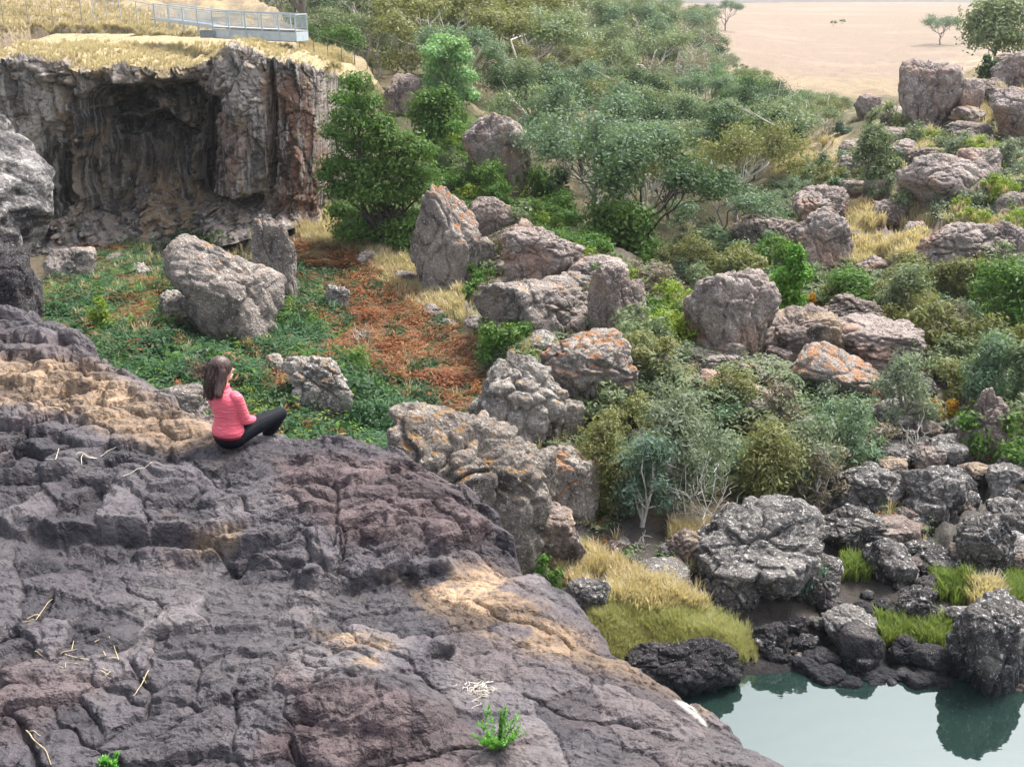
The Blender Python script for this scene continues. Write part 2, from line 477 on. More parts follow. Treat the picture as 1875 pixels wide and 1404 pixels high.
nf = k.noise(k.scale(pos, (0.02, 0.05, 0.3)), 1.0, 6, 0.65)
c = k.mix(k.mr(n1, 0.52, 0.3, 0, 0.65), c0, k.mix(1.0, c0, (0.35, 0.33, 0.33), 'MULTIPLY'))
c = k.mix(k.mr(n2, 0.55, 0.7, 0, 0.4), c, k.mix(1.0, c, (1.5, 1.45, 1.4), 'MULTIPLY'))
c = k.mix(k.mr(nf, 0.4, 0.50, 0, 0.35), c, k.mix(1.0, c, (0.62, 0.63, 0.6), 'MULTIPLY'))
k.pr(c, 0.95, k.bump(k.add(n1, n2), 0.8, 0.15), 0.1)
ground = obj('ground', mesh_np('ground', GP.reshape(-1, 3), grid_faces(NV, NU), k.m, True, {'cover': GC.reshape(-1, 3)}))
tag(ground, kind='structure')

# ------------------------------------------------------------------ water of the pool
k = NT('pool_water')
pos = k.n('NewGeometry').outputs['Position']
w1 = k.noise(k.scale(pos, (1.0, 1.6, 1.0)), 1.4, 3, 0.5)
p = k.pr((0.012, 0.026, 0.022), 0.03, k.bump(w1, 0.05, 0.1), 0.5)
p.inputs['IOR'].default_value = 2.5
p.inputs['Specular Tint'].default_value = (0.9, 1.0, 0.96, 1)
k.t.links.new(p.outputs[0], k.out.inputs[0])
wx = np.linspace(-2.0, 32, 31); wy = np.linspace(7.0, 27.5, 21)
WX, WY = np.meshgrid(wx, wy)
water = obj('water', mesh_np('water', np.stack([WX, WY, WX * 0], -1).reshape(-1, 3), grid_faces(21, 31), k.m))
tag(water, kind='structure')

# ------------------------------------------------------------------ foreground rock ledge
EU = [(-700, 560), (-300, 575), (0, 586), (60, 598), (140, 640), (172, 684), (215, 706), (262, 722), (330, 768), (390, 794), (480, 800), (560, 800), (650, 806), (735, 836), (800, 870), (870, 922), (908, 985), (912, 1015)]
EL = [(965, 1046), (1024, 1090), (1052, 1130), (1066, 1168), (1112, 1190), (1185, 1226), (1252, 1275), (1292, 1312), (1314, 1346), (1390, 1368), (1480, 1386), (1570, 1408), (1720, 1480), (1950, 1640)]
EDGE = [tuple(atz(a, b, 11.08)[:2]) for a, b in EU] + [tuple(atz(a, b, 10.9)[:2]) for a, b in EL]
LPOLY = EDGE + [(4.2, 0.6), (4.0, -2.0), (-12, -2.0)]
STEP = [tuple(atz(a, b, 11.0)[:2]) for a, b in ((-900, 960), (-200, 950), (0, 985), (150, 1010), (330, 1020), (480, 1040), (620, 1045), (760, 1040), (915, 1010), (1000, 985))]
SX = np.array([s[0] for s in STEP]); SY = np.array([s[1] for s in STEP])
CR = [  # long open joints, photo pixels: (points, width, depth)
 ([(0, 1262), (40, 1300), (60, 1350), (88, 1375), (95, 1410)], 0.02, 0.09),
 ([(390, 955), (430, 990), (470, 1010), (520, 1030)], 0.018, 0.08),
 ([(545, 1180), (560, 1200), (600, 1215), (680, 1230)], 0.012, 0.05),
 ([(0, 1140), (60, 1120), (100, 1060)], 0.014, 0.07),
 ([(230, 1050), (300, 1080), (250, 1130), (200, 1160)], 0.012, 0.05),
 ([(255, 1275), (270, 1230), (235, 1180)], 0.016, 0.06),
 ([(330, 820), (420, 880), (470, 930), (530, 950)], 0.012, 0.06),
 ([(620, 1100), (660, 1160), (740, 1190), (800, 1240)], 0.011, 0.04),
 ([(870, 1090), (920, 1120), (1000, 1130), (1050, 1150)], 0.012, 0.05),
 ([(960, 1240), (1040, 1280), (1120, 1290), (1230, 1300)], 0.011, 0.04),
 ([(420, 1240), (430, 1290), (425, 1340)], 0.012, 0.05),
 ([(530, 1330), (560, 1375), (640, 1370), (790, 1350), (900, 1340)], 0.016, 0.07),
 ([(380, 1250), (300, 1310), (220, 1330), (150, 1345)], 0.012, 0.05),
 ([(520, 880), (600, 905), (700, 900), (760, 930), (860, 950)], 0.014, 0.07),
 ([(600, 830), (690, 860), (760, 880)], 0.012, 0.06),
]
NC, NR = 660, 600
def ledge_z(X, Y, full=False):
    nrm = fbm2(X * 1.1, Y * 1.1, 3, 41)
    wx = X + 0.16 * fbm2(X * 1.7, Y * 1.7, 3, 45) + 0.25 * Y
    wy = Y + 0.14 * fbm2(X * 1.7 + 9, Y * 1.7, 3, 46) - 0.12 * X
    wx = wx + 0.018 * fbm2(X * 6, Y * 6, 2, 145); wy = wy + 0.022 * fbm2(X * 6 + 4, Y * 6, 2, 146)
    F1, F2, cx, cy, gx, gy = worley2(wx / 0.50, wy / 0.36, 51)
    G1, G2, dx, dy, hx, hy = worley2(wx / 0.27 + 3.3, wy / 0.18 + 1.7, 52)
    Xc = X - (wx - cx * 0.50); Yc = Y - (wy - cy * 0.36)
    Xd = X - (wx - (dx - 3.3) * 0.27); Yd = Y - (wy - (dy - 1.7) * 0.18)
    ys0 = np.interp(X, SX, SY) + 0.12 * nrm
    up = ss(-0.05, 0.07, (Yd * .6 + Y * .4) - ys0)
    up2 = ss(-0.10, 0.12, (Yc * .7 + Y * .3) - np.interp(Xc, SX, SY) - 0.22)
    z = 10.9 + 0.02 * (Y - 5) + 0.11 * up + 0.11 * up2 + np.clip(-X - 1.5, 0, 5) * 0.012
    z = z + np.clip(4.0 - Y, 0, 5) * 0.55
    z = z + 0.06 * fbm2(X * 0.7, Y * 0.9, 3, 44)
    zero = np.zeros_like(gx)
    r1, r2, r3 = _h(gx, gy, zero, 61), _h(gx, gy, zero, 62), _h(gx, gy, zero, 63)
    rough = 0.36 + 0.8 * up
    rough = rough * (0.55 + 0.6 * ss(-0.4, 0.4, fbm2(X * 0.55, Y * 0.7, 2, 47)))
    A = 0.066 * rough
    z = z + A * (r1 - 0.5) * 1.7
    z = z + A * ((wx / 0.50 - cx) * (r2 - 0.5) * 1.8 - (wy / 0.36 - cy) * (0.75 + 1.1 * r3))
    z = z - A * 0.9 * F1 ** 2
    e = F2 - F1
    cm = 0.35 + 0.65 * ss(-0.25, 0.25, vn2(X * 1.3, Y * 1.3, 48))
    CK = 0.085 * rough * cm * np.exp(-(e / 0.05) ** 2)
    z = z - 0.02 * rough * cm * np.exp(-(e / 0.12) ** 2)
    q1, q2, q3 = _h(hx, hy, zero, 64), _h(hx, hy, zero, 65), _h(hx, hy, zero, 66)
    m2 = ss(-0.2, 0.3, fbm2(X * 0.8 + 5, Y * 0.8, 3, 49) + 0.3 * up - 0.05)
    B = 0.036 * rough * (0.25 + 0.75 * m2)
    z = z + B * (q1 - 0.5) * 1.6 + B * ((wx / 0.27 + 3.3 - dx) * (q2 - 0.5) * 1.6 - (wy / 0.18 + 1.7 - dy) * (0.5 + 1.2 * q3)) - B * 0.8 * G1 ** 2
    CK = np.maximum(CK, 0.045 * rough * m2 * np.exp(-((G2 - G1) / 0.07) ** 2))
    K1, K2, kx, ky, ux, uy = worley2(wx / 0.11 + 7.7, wy / 0.085 + 2.2, 152)
    m3 = ss(-0.1, 0.4, fbm2(X * 1.6 + 8, Y * 1.8, 3, 149))
    z = z + 0.017 * m3 * (_h(ux, uy, zero, 67) - .5) * (.5 + rough) 
    z = z + 0.013 * fbm2(X * 4, Y * 5, 4, 53)
    CK = CK + 0.010 * m3 * np.exp(-((K2 - K1) / 0.10) ** 2)
    # bevelled undulating hollows
    z = z - 0.06 * rough * ss(0.2, 0.5, fbm2(X * 1.9, Y * 2.6, 2, 55))
    sp_ = atz(450, 806, 11.15); sm_ = np.exp(-(((X - sp_[0]) / .52) ** 2 + ((Y - sp_[1]) / .42) ** 2) ** 2)
    z = z * (1 - sm_) + (11.15 + .02 * nrm) * sm_; CK = CK * (1 - sm_)
    for pts, w, d in CR:
        L = [tuple(atz(a, b, 11.0 if b > 1000 else 11.2)[:2]) for a, b in pts]
        dd = pldist(X + 0.02 * vn2(X * 9, Y * 9, 56), Y + 0.02 * vn2(X * 9, Y * 9, 57), L)
        CK = np.maximum(CK, d * np.exp(-(dd / w) ** 2))
        z = z - 0.25 * d * np.exp(-(dd / (4 * w)) ** 2)
    # rounded hump low in the photo, its toe, the pothole
    hp = atz(690, 1295, 10.95)
    qx, qy = (X - hp[0] - 0.25 * (Y - hp[1])) / 0.50, (Y - hp[1] + 0.16 * (X - hp[0])) / 0.24
    rr = qx ** 2 + qy ** 2 + 0.25 * nrm
    z = z + 0.15 * np.sqrt(np.clip(1 - rr, 0, 1))
    ph = atz(805, 1190, 10.95)
    rr = np.hypot((X - ph[0]), (Y - ph[1]) * 0.85)
    z = z - 0.10 * ss(0.105, 0.07, rr) + 0.012 * np.exp(-((rr - 0.12) / 0.03) ** 2)
    # the edge
    d = sdpoly(X, Y, LPOLY) + 0.10 * fbm2(X * 1.6, Y * 1.6, 3, 58)
    kq = np.clip(d + 0.28, 0, None)
    dr = np.where(kq < 0.5, 0.9 * kq ** 2, 0.225 + (kq - 0.5) * 5.5)
    z = np.where(d < 0.5, z - dr, np.maximum(z - dr, 1.0))
    if not full: z = z - CK
    return z, gx, gy, up, r1, d, rough, CK
rows = np.concatenate([np.linspace(520, 1420, NR - 60), np.linspace(1425, 2600, 60)])
cols = np.concatenate([np.linspace(-330, 0, 40, endpoint=False), np.linspace(0, 1640, NC - 60), np.linspace(1645, 2300, 20)])
a_, b_, c_ = ray(937.5, rows)
LYr = np.where(rows < 1426, (11.05 - CAMZ) / (c_ / b_), 0)
LYr[NR - 60:] = np.linspace(LYr[NR - 61] - 0.05, -1.5, 60)
ua = (cols - 937.5) / FPX
LY = np.broadcast_to(LYr[:, None], (NR, NC)).copy()
dep = LY * CP + 4.0 * SP
LX = ua[None] * np.maximum(dep, 3.2)
LZ, lgx, lgy, lup, lr1, ld, lrough, lck = ledge_z(LX, LY, True)
def _blur(A):
    B_ = A.copy(); B_[1:-1] = .25 * A[:-2] + .5 * A[1:-1] + .25 * A[2:]
    C_ = B_.copy(); C_[:, 1:-1] = .25 * B_[:, :-2] + .5 * B_[:, 1:-1] + .25 * B_[:, 2:]
    return C_
LZ = _blur(LZ)
cr1 = 1 - np.abs(fbm2(LX * 3.1 + .3 * LY, LY * 4.6, 3, 155)); cr2 = 1 - np.abs(fbm2(LX * 7.5, LY * 10.5 + LX, 3, 156))
LZ = LZ - (0.020 * np.clip(cr1, 0, 1) ** 14 + 0.011 * np.clip(cr2, 0, 1) ** 12) * (ld < .2)
LZ = LZ - lck + 0.0045 * fbm2(LX * 16, LY * 20, 4, 154, .65) * (ld < .2)
LP = np.stack([LX, LY, LZ], -1)
def LZI(x, y):
    return float(ledge_z(np.array([float(x)]), np.array([float(y)]))[0][0])
def hit_ledge(px, py):
    a, b, c = [float(q) for q in ray(px, py)]
    ys = np.linspace(2.5, 14, 3000)
    z = ledge_z(a / b * ys, ys)[0]
    i = int((CAMZ + c / b * ys <= z).argmax())
    return np.array([a / b * ys[i], ys[i], z[i]])
lpx, lpy, _ = proj(LP)
def lmask(poly, soft=22, nz=30, s=71):
    nx = fbm2(LX * 2.0, LY * 2.6, 4, s) * nz
    return ss(soft, -soft, sdpoly(lpx + nx, lpy + nx * 0.5, poly))
n1 = fbm2(LX * 0.8, LY * 1.1, 4, 72); n2 = fbm2(LX * 3, LY * 4, 4, 73)
ltan = lmask([(-50, 640), (150, 660), (420, 790), (430, 820), (350, 840), (190, 790), (120, 745), (-50, 740)]) * 0.95
ltan = np.maximum(ltan, lmask([(690, 1045), (880, 1025), (1060, 1160), (1290, 1300), (1120, 1230), (950, 1180), (760, 1120)]) * ss(-0.45, 0.25, n2 + 0.5 * n1))
ltan = np.maximum(ltan, lmask([(600, 1160), (760, 1170), (800, 1230), (640, 1210)]) * ss(-0.2, 0.5, n2))
ltan = np.maximum(ltan, lmask([(330, 960), (470, 975), (440, 1010), (320, 1000)]) * 0.7)
lred = np.maximum(lmask([(480, 830), (760, 830), (910, 960), (900, 1000), (640, 1000), (540, 930)]) * 0.9,
                  lmask([(520, 1230), (660, 1235), (860, 1310), (860, 1404), (500, 1404)]) * 0.8)
lred = np.maximum(lred, lmask([(-40, 1200), (130, 1220), (230, 1260), (60, 1350), (-40, 1350)]) * 0.6)
lred = np.maximum(lred, lmask([(-40, 580), (180, 640), (200, 720), (-40, 740)]) * 0.6)
lred = np.maximum(lred, ss(0.2, 0.7, n1) * 0.45)
llight = np.maximum(lmask([(260, 1080), (560, 1060), (820, 1080), (700, 1240), (420, 1260), (200, 1160)]) * 0.55, ss(0.1, 0.6, n2) * 0.25)
llight = np.maximum(llight, (LY < np.interp(LX, SX, SY)) * ss(-.25, .45, n1 + .4 * n2) * .55)
llight = np.maximum(llight, lmask([(-40, 590), (160, 650), (420, 790), (-40, 740)]) * 0.6)
lwhite = lmask([(1232, 1280), (1262, 1285), (1290, 1318), (1296, 1334), (1270, 1312)], 3, 3)
k = NT('basalt_ledge')
pos = k.n('NewGeometry').outputs['Position']
m1 = k.noise(pos, 2.2, 6, 0.65); m2 = k.noise(pos, 13, 6, 0.7); m3 = k.noise(pos, 70, 3, 0.6)
rnd = k.attr('block_tone').outputs['Fac']
wpos = k.n('VectorMath', {'operation': 'ADD'}, _0=k.scale(pos, (1.0, 1.35, 1.0)), _1=k.scale(k.n('TexNoise', None, Vector=pos, Scale=3.0, Detail=5, Roughness=0.6).outputs['Color'], (0.35, 0.35, 0.35))).outputs[0]
ve = k.n('TexVoronoi', {'feature': 'DISTANCE_TO_EDGE'}, Vector=wpos, Scale=3.4).outputs['Distance']
ve2 = k.n('TexVoronoi', {'feature': 'DISTANCE_TO_EDGE'}, Vector=wpos, Scale=9.0).outputs['Distance']
gate = k.mr(k.noise(pos, 1.3, 3), 0.5, 0.50)
crk = k.mul(k.mr(ve, 0.035, 0.0), gate)
crk2 = k.mul(k.mr(ve2, 0.05, 0.0), k.mr(k.noise(pos, 2.1, 3), 0.5, 0.50))
c = k.mix(k.mr(m1, 0.33, 0.50), (0.020, 0.0195, 0.025), (0.074, 0.068, 0.076))
c = k.mix(k.mul(k.attr('light').outputs['Fac'], 0.9), c, (0.150, 0.138, 0.140))
c = k.mix(k.mul(k.attr('red').outputs['Fac'], 0.75), c, k.mix(k.mr(m1, 0.3, 0.65), (0.045, 0.028, 0.03), (0.116, 0.080, 0.078)))
c = k.mix(k.mul(k.attr('tan').outputs['Fac'], k.mr(m2, 0.3, 0.55, 0.35, 0.9)), c, k.mix(k.mr(m1, 0.35, 0.65), (0.125, 0.086, 0.055), (0.31, 0.222, 0.14)))
c = k.mix(1.0, c, k.mix(rnd, (0.55, 0.55, 0.58), (1.4, 1.36, 1.33)), 'MULTIPLY')
c = k.mix(k.mr(m2, 0.5, 0.32, 0, 0.7), c, k.mix(1.0, c, (0.4, 0.39, 0.42), 'MULTIPLY'))
c = k.mix(k.mr(m2, 0.56, 0.7, 0, 0.5), c, k.mix(1.0, c, (1.8, 1.75, 1.7), 'MULTIPLY'))
c = k.mix(k.mr(m3, 0.6, 0.72, 0, 0.4), c, (0.22, 0.205, 0.195))
c = k.mix(k.mul(crk, 0.8), c, (0.014, 0.0135, 0.015))
c = k.mix(k.attr('white').outputs['Fac'], c, (0.33, 0.31, 0.29))
ro = k.mr(m1, 0.3, 0.7, 0.45, 0.7)
vb = k.n('TexVoronoi', None, Vector=wpos, Scale=7.0).outputs['Distance']
vb2 = k.n('TexVoronoi', None, Vector=wpos, Scale=19.0).outputs['Distance']
hv_ = k.add(k.mul(vb, 1.6), k.mul(vb2, 0.7))
hh = k.add(k.add(k.add(k.mul(m2, 1.0), hv_), k.mul(m3, 0.3)), k.mul(crk, -0.6))
k.pr(c, ro, k.bump(hh, 0.85, 0.03), 0.22)
basalt = k.m
LF = grid_faces(NR, NC)
# each jointed block of the ledge is an object of its own
cid = (lgx.astype(int) * 4096 + lgy.astype(int)).ravel()
fid = cid[LF[:, 0]]
uq, inv, cnt = np.unique(fid, return_inverse=True, return_counts=True)
infr = ((lpx > 0) & (lpx < 1875) & (lpy < 1404) & (ld < 0.35)).ravel()[LF[:, 0]]
vis = np.bincount(inv, weights=infr, minlength=len(uq))
order = np.argsort(-vis)[:295]
order = [i for i in order if vis[i] > 150]
own = np.full(len(uq), -1); own[order] = np.arange(len(order))
LPf = LP.reshape(-1, 3)
LA = {'tan': ltan.ravel(), 'red': lred.ravel(), 'light': llight.ravel(), 'white': lwhite.ravel(), 'block_tone': lr1.ravel()}
# smooth vertex normals of the whole sheet are kept on every block so that no seams show
dPx = np.gradient(LP, axis=1); dPy = np.gradient(LP, axis=0)
LN = np.cross(dPx, dPy); LN /= np.linalg.norm(LN, axis=-1)[..., None] + 1e-12
LN = np.where(LN[..., 2:] < 0, -LN, LN).reshape(-1, 3)
def sub_mesh(name, faces):
    vi, iv = np.unique(faces, return_inverse=True)
    me = mesh_np(name, LPf[vi], iv.reshape(-1, 4)[:, ::-1], basalt, True, {a: b[vi] for a, b in LA.items()})
    me.normals_split_custom_set_from_vertices(LN[vi].tolist())
    return me
rest = LF[own[inv] < 0]
ledge = obj('rock_ledge', sub_mesh('rock_ledge', rest))
tag(ledge, kind='structure')
for j in range(len(order)):
    obj('rock_block', sub_mesh('rock_block', LF[own[inv] == j]), ledge)
# ------------------------------------------------------------------ cliff
CU = np.linspace(-140, 660, 470); NVW, NCAP = 250, 34
top_row = np.interp(CU, [-140, 0, 60, 100, 150, 200, 250, 300, 345, 380, 405, 440, 500, 560, 590, 615, 660], [130, 112, 104, 110, 126, 130, 118, 128, 122, 112, 92, 88, 106, 122, 132, 142, 160])
top_row = top_row + 5 * vn2(CU * 0.05, CU * 0, 81) + 3 * vn2(CU * 0.13, CU * 0, 82)
base_row = np.interp(CU, [-140, 100, 200, 300, 380, 480, 560, 600, 660], [520, 505, 470, 455, 440, 420, 405, 385, 350])
Y0c = np.interp(CU, [-140, 50, 100, 200, 380, 420, 500, 545, 585, 605, 660], [54, 57.5, 58.2, 60.2, 62, 60.4, 60.8, 61.5, 62.6, 66, 72])
def sbox(x, a, b, s): return ss(a - s, a + s, x) * ss(b + s, b - s, x)
tv = np.linspace(0, 1, NVW)
PXc = np.broadcast_to(CU[None], (NVW, len(CU))).copy()
ROW = base_row[None] + (top_row - base_row)[None] * tv[:, None]
wn = fbm2(PXc * 0.016, ROW * 0.013, 4, 83); wn2 = fbm2(PXc * 0.05, ROW * 0.05, 3, 84)
qx = PXc + 20 * wn; qr = ROW + 20 * fbm2(PXc * 0.018 + 7, ROW * 0.018, 3, 85)
REC = np.zeros_like(PXc)
REC += 3.0 * sbox(qx, 148, 366, 7) * ss(150, 172, qr) * ss(455, 350, qr)
REC += 2.2 * sbox(qx, 146, 275, 8) * sbox(qr, 192, 212, 6)
REC += 2.4 * sbox(qx, 178, 345, 10) * sbox(qr, 226, 250, 7)
REC -= 1.6 * sbox(qx, 255, 350, 14) * sbox(qr, 172, 222, 14)
REC -= 0.5 * sbox(qx, 160, 290, 12) * sbox(qr, 214, 224, 5)
REC += 3.2 * sbox(PXc + 5 * wn, 366, 397, 5) * ss(150, 175, qr) * ss(415, 350, qr)
REC += 3.4 * np.exp(-(((qx - 104) / 36) ** 4 + ((qr - 350) / 85) ** 4))
REC += 1.2 * np.exp(-(((qx - 60) / 30) ** 2 + ((qr - 300) / 60) ** 2))
REC -= 1.0 * sbox(qx, 120, 146, 12) * ss(190, 230, qr)
REC -= (1.3 + 0.7 * wn) * sbox(qx, 90, 410, 20) * ss(168, 146, qr)
REC -= 1.1 * np.sqrt(np.clip(1 - ((PXc - 447) / 52) ** 2, 0, 1)) * ss(378, 350, qr)
REC -= 0.9 * np.sqrt(np.clip(1 - ((PXc - 546) / 44) ** 2, 0, 1)) * ss(400, 360, qr)
REC += 0.7 * np.exp(-((PXc - 500 - 3 * wn) / 5) ** 2) * ss(110, 130, ROW)
REC += 0.35 * np.exp(-((PXc - 462 - 6 * wn) / 3) ** 2) * sbox(qr, 220, 350, 15)
REC += 1.5 * sbox(qx, 372, 480, 10) * sbox(qr - 0.12 * (PXc - 420), 352, 376, 6)
REC += 0.5 * sbox(qx, 500, 530, 5) * sbox(qr, 270, 330, 12)
REC -= 2.2 * ss(372, 430, qr) * ss(600, 520, PXc)
REC -= 1.2 * ss(405, 460, qr)
REC += 0.9 * np.exp(-((qr - 418) / 9) ** 2) * sbox(qx, 90, 240, 15)
# flutes on the alcove's back wall
REC -= 0.4 * sbox(qx, 150, 366, 10) * ss(240, 262, qr) * np.sin((PXc + 9 * wn) * 0.17) * ss(400, 340, qr)
P0 = at(PXc, ROW, np.broadcast_to(Y0c[None], PXc.shape))
P0[..., 1] += REC
# jointed, blocky relief
Q = P0.reshape(-1, 3).copy()
Q += 0.5 * np.stack([fbm3(Q * 0.5, 3, 86), fbm3(Q * 0.5, 3, 87), fbm3(Q * 0.5, 3, 88)], 1)
F1, F2, rid = worley3(Q * np.array([0.75, 0.6, 0.42]), 89)
G1, G2, rid2 = worley3(Q * np.array([1.9, 1.6, 1.5]), 93)
H1, H2, rid3 = worley3(Q * np.array([4.4, 4.0, 4.4]), 95)
dsp = 0.9 * (rid - 0.5) + 0.40 * (rid2 - 0.5) + 0.15 * (rid3 - 0.5)
dsp += 0.35 * np.exp(-((F2 - F1) / 0.07) ** 2) + 0.16 * np.exp(-((G2 - G1) / 0.08) ** 2)
dsp += 0.14 * fbm3(P0.reshape(-1, 3) * 1.3, 4, 98)
low = ss(340, 400, ROW).reshape(-1)
dsp *= 0.62 + 0.6 * low
dsp = dsp.reshape(PXc.shape) * ss(0, 0.03, tv)[:, None]
P0[..., 1] += dsp
P0[..., 0] += 0.25 * dsp
P0[..., 2] += 0.12 * fbm2(PXc * 0.2, ROW * 0.2, 3, 99) * (tv[:, None] > .97)
# grassy cap running back from the lip
edge = P0[-1]
tc = np.linspace(0, 1, NCAP + 1)[1:] ** 1.6
cap = np.repeat(edge[None], NCAP, 0)
cap[..., 1] += tc[:, None] * 16
fade = ss(620, 560, CU)[None]
zc = np.maximum(edge[None, :, 2] + 0.55 * np.sqrt(tc)[:, None], 0)
tz_ = T(cap[..., 0], cap[..., 1]); zt = np.maximum(plateau_z(cap[..., 0], cap[..., 1]) - 6 * ss(570, 640, CU)[None], tz_)
cap[..., 2] = zc * (1 - ss(0.25, 0.8, tc)[:, None]) + (zt - 0.12) * ss(0.25, 0.8, tc)[:, None] + 0.22 * fbm2(cap[..., 0] * 0.9, cap[..., 1] * 0.9, 4, 100) * (1 - tc[:, None])
CPn = np.concatenate([P0, cap], 0)
ncr = NVW + NCAP
rowf = np.concatenate([ROW, np.repeat(top_row[None] - 4, NCAP, 0)], 0); pxf = np.broadcast_to(CU[None], rowf.shape)
wv = fbm2(pxf * 0.03, rowf * 0.012, 4, 101)
grass = np.concatenate([np.zeros((NVW, len(CU))), np.broadcast_to(tc[:, None], (NCAP, len(CU)))], 0)
gm = ss(0.012, 0.05, grass + 0.03 * fbm2(pxf * 0.09, rowf * 0.2 + 30 * grass, 4, 102))
gm = np.maximum(gm, (rowf < top_row[None] + 9 + 9 * wv) * 0.6 * (wv > 0.0) * (pxf > 140) * (pxf < 420))
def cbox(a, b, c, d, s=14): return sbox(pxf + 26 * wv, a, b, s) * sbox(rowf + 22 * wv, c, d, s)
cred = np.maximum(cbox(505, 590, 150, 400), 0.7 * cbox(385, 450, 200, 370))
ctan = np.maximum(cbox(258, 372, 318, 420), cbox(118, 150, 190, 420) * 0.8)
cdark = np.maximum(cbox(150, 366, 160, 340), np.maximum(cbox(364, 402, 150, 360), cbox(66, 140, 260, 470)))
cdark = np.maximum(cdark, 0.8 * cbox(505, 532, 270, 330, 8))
cpale = np.maximum(cbox(-140, 110, 60, 330) * 0.9, cbox(400, 500, 95, 260) * 0.6)
k = NT('cliff_rock')
g = k.n('NewGeometry'); pos = g.outputs['Position']
stv = k.scale(pos, (1.0, 0.8, 0.13))
s1 = k.noise(stv, 1.5, 5, 0.6); s2 = k.noise(stv, 3.2, 4, 0.6)
m1 = k.noise(pos, 0.8, 6, 0.65); m2 = k.noise(pos, 4.5, 6, 0.72); m3 = k.noise(pos, 14, 3, 0.6)
c = k.mix(k.mr(m1, 0.33, 0.62), (0.119, 0.101, 0.095), (0.338, 0.279, 0.236))
c = k.mix(k.mul(k.attr('pale').outputs['Fac'], k.mr(m2, 0.3, 0.6, 0.3, 1)), c, (0.496, 0.450, 0.420))
c = k.mix(k.mul(k.attr('red').outputs['Fac'], k.mr(m1, 0.3, 0.6, 0.35, 0.9)), c, (0.237, 0.115, 0.073))
c = k.mix(k.mul(k.attr('ochre').outputs['Fac'], k.mr(m2, 0.35, 0.6, 0.3, 0.9)), c, (0.375, 0.250, 0.138))
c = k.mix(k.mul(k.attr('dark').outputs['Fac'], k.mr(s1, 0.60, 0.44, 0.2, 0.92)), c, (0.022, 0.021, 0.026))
c = k.mix(k.mr(s1, 0.52, 0.40, 0, 0.72), c, (0.035, 0.033, 0.036))
c = k.mix(k.mr(s2, 0.53, 0.63, 0, 0.75), c, (0.44, 0.42, 0.40))
c = k.mix(k.mr(m2, 0.55, 0.66, 0, 0.5), c, (0.36, 0.33, 0.31))
c = k.mix(k.mr(m2, 0.46, 0.36, 0, 0.6), c, (0.035, 0.03, 0.03))
gcol = k.mix(k.mr(m2, 0.35, 0.62), (0.27, 0.21, 0.12), (0.50, 0.40, 0.23))
gcol = k.mix(k.mr(m3, 0.56, 0.66, 0, 0.7), gcol, (0.25, 0.21, 0.18))
c = k.mix(k.attr('grass').outputs['Fac'], c, gcol)
k.pr(c, 0.88, k.bump(k.add(m2, k.mul(m3, 0.5)), 0.9, 0.18), 0.25)
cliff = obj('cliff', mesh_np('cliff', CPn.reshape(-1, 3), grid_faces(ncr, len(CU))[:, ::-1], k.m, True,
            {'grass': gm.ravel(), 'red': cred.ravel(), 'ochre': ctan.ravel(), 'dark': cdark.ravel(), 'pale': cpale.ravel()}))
tag(cliff, 'tall dark basalt cliff with a shadowed alcove and dry grass along its lip', 'cliff')

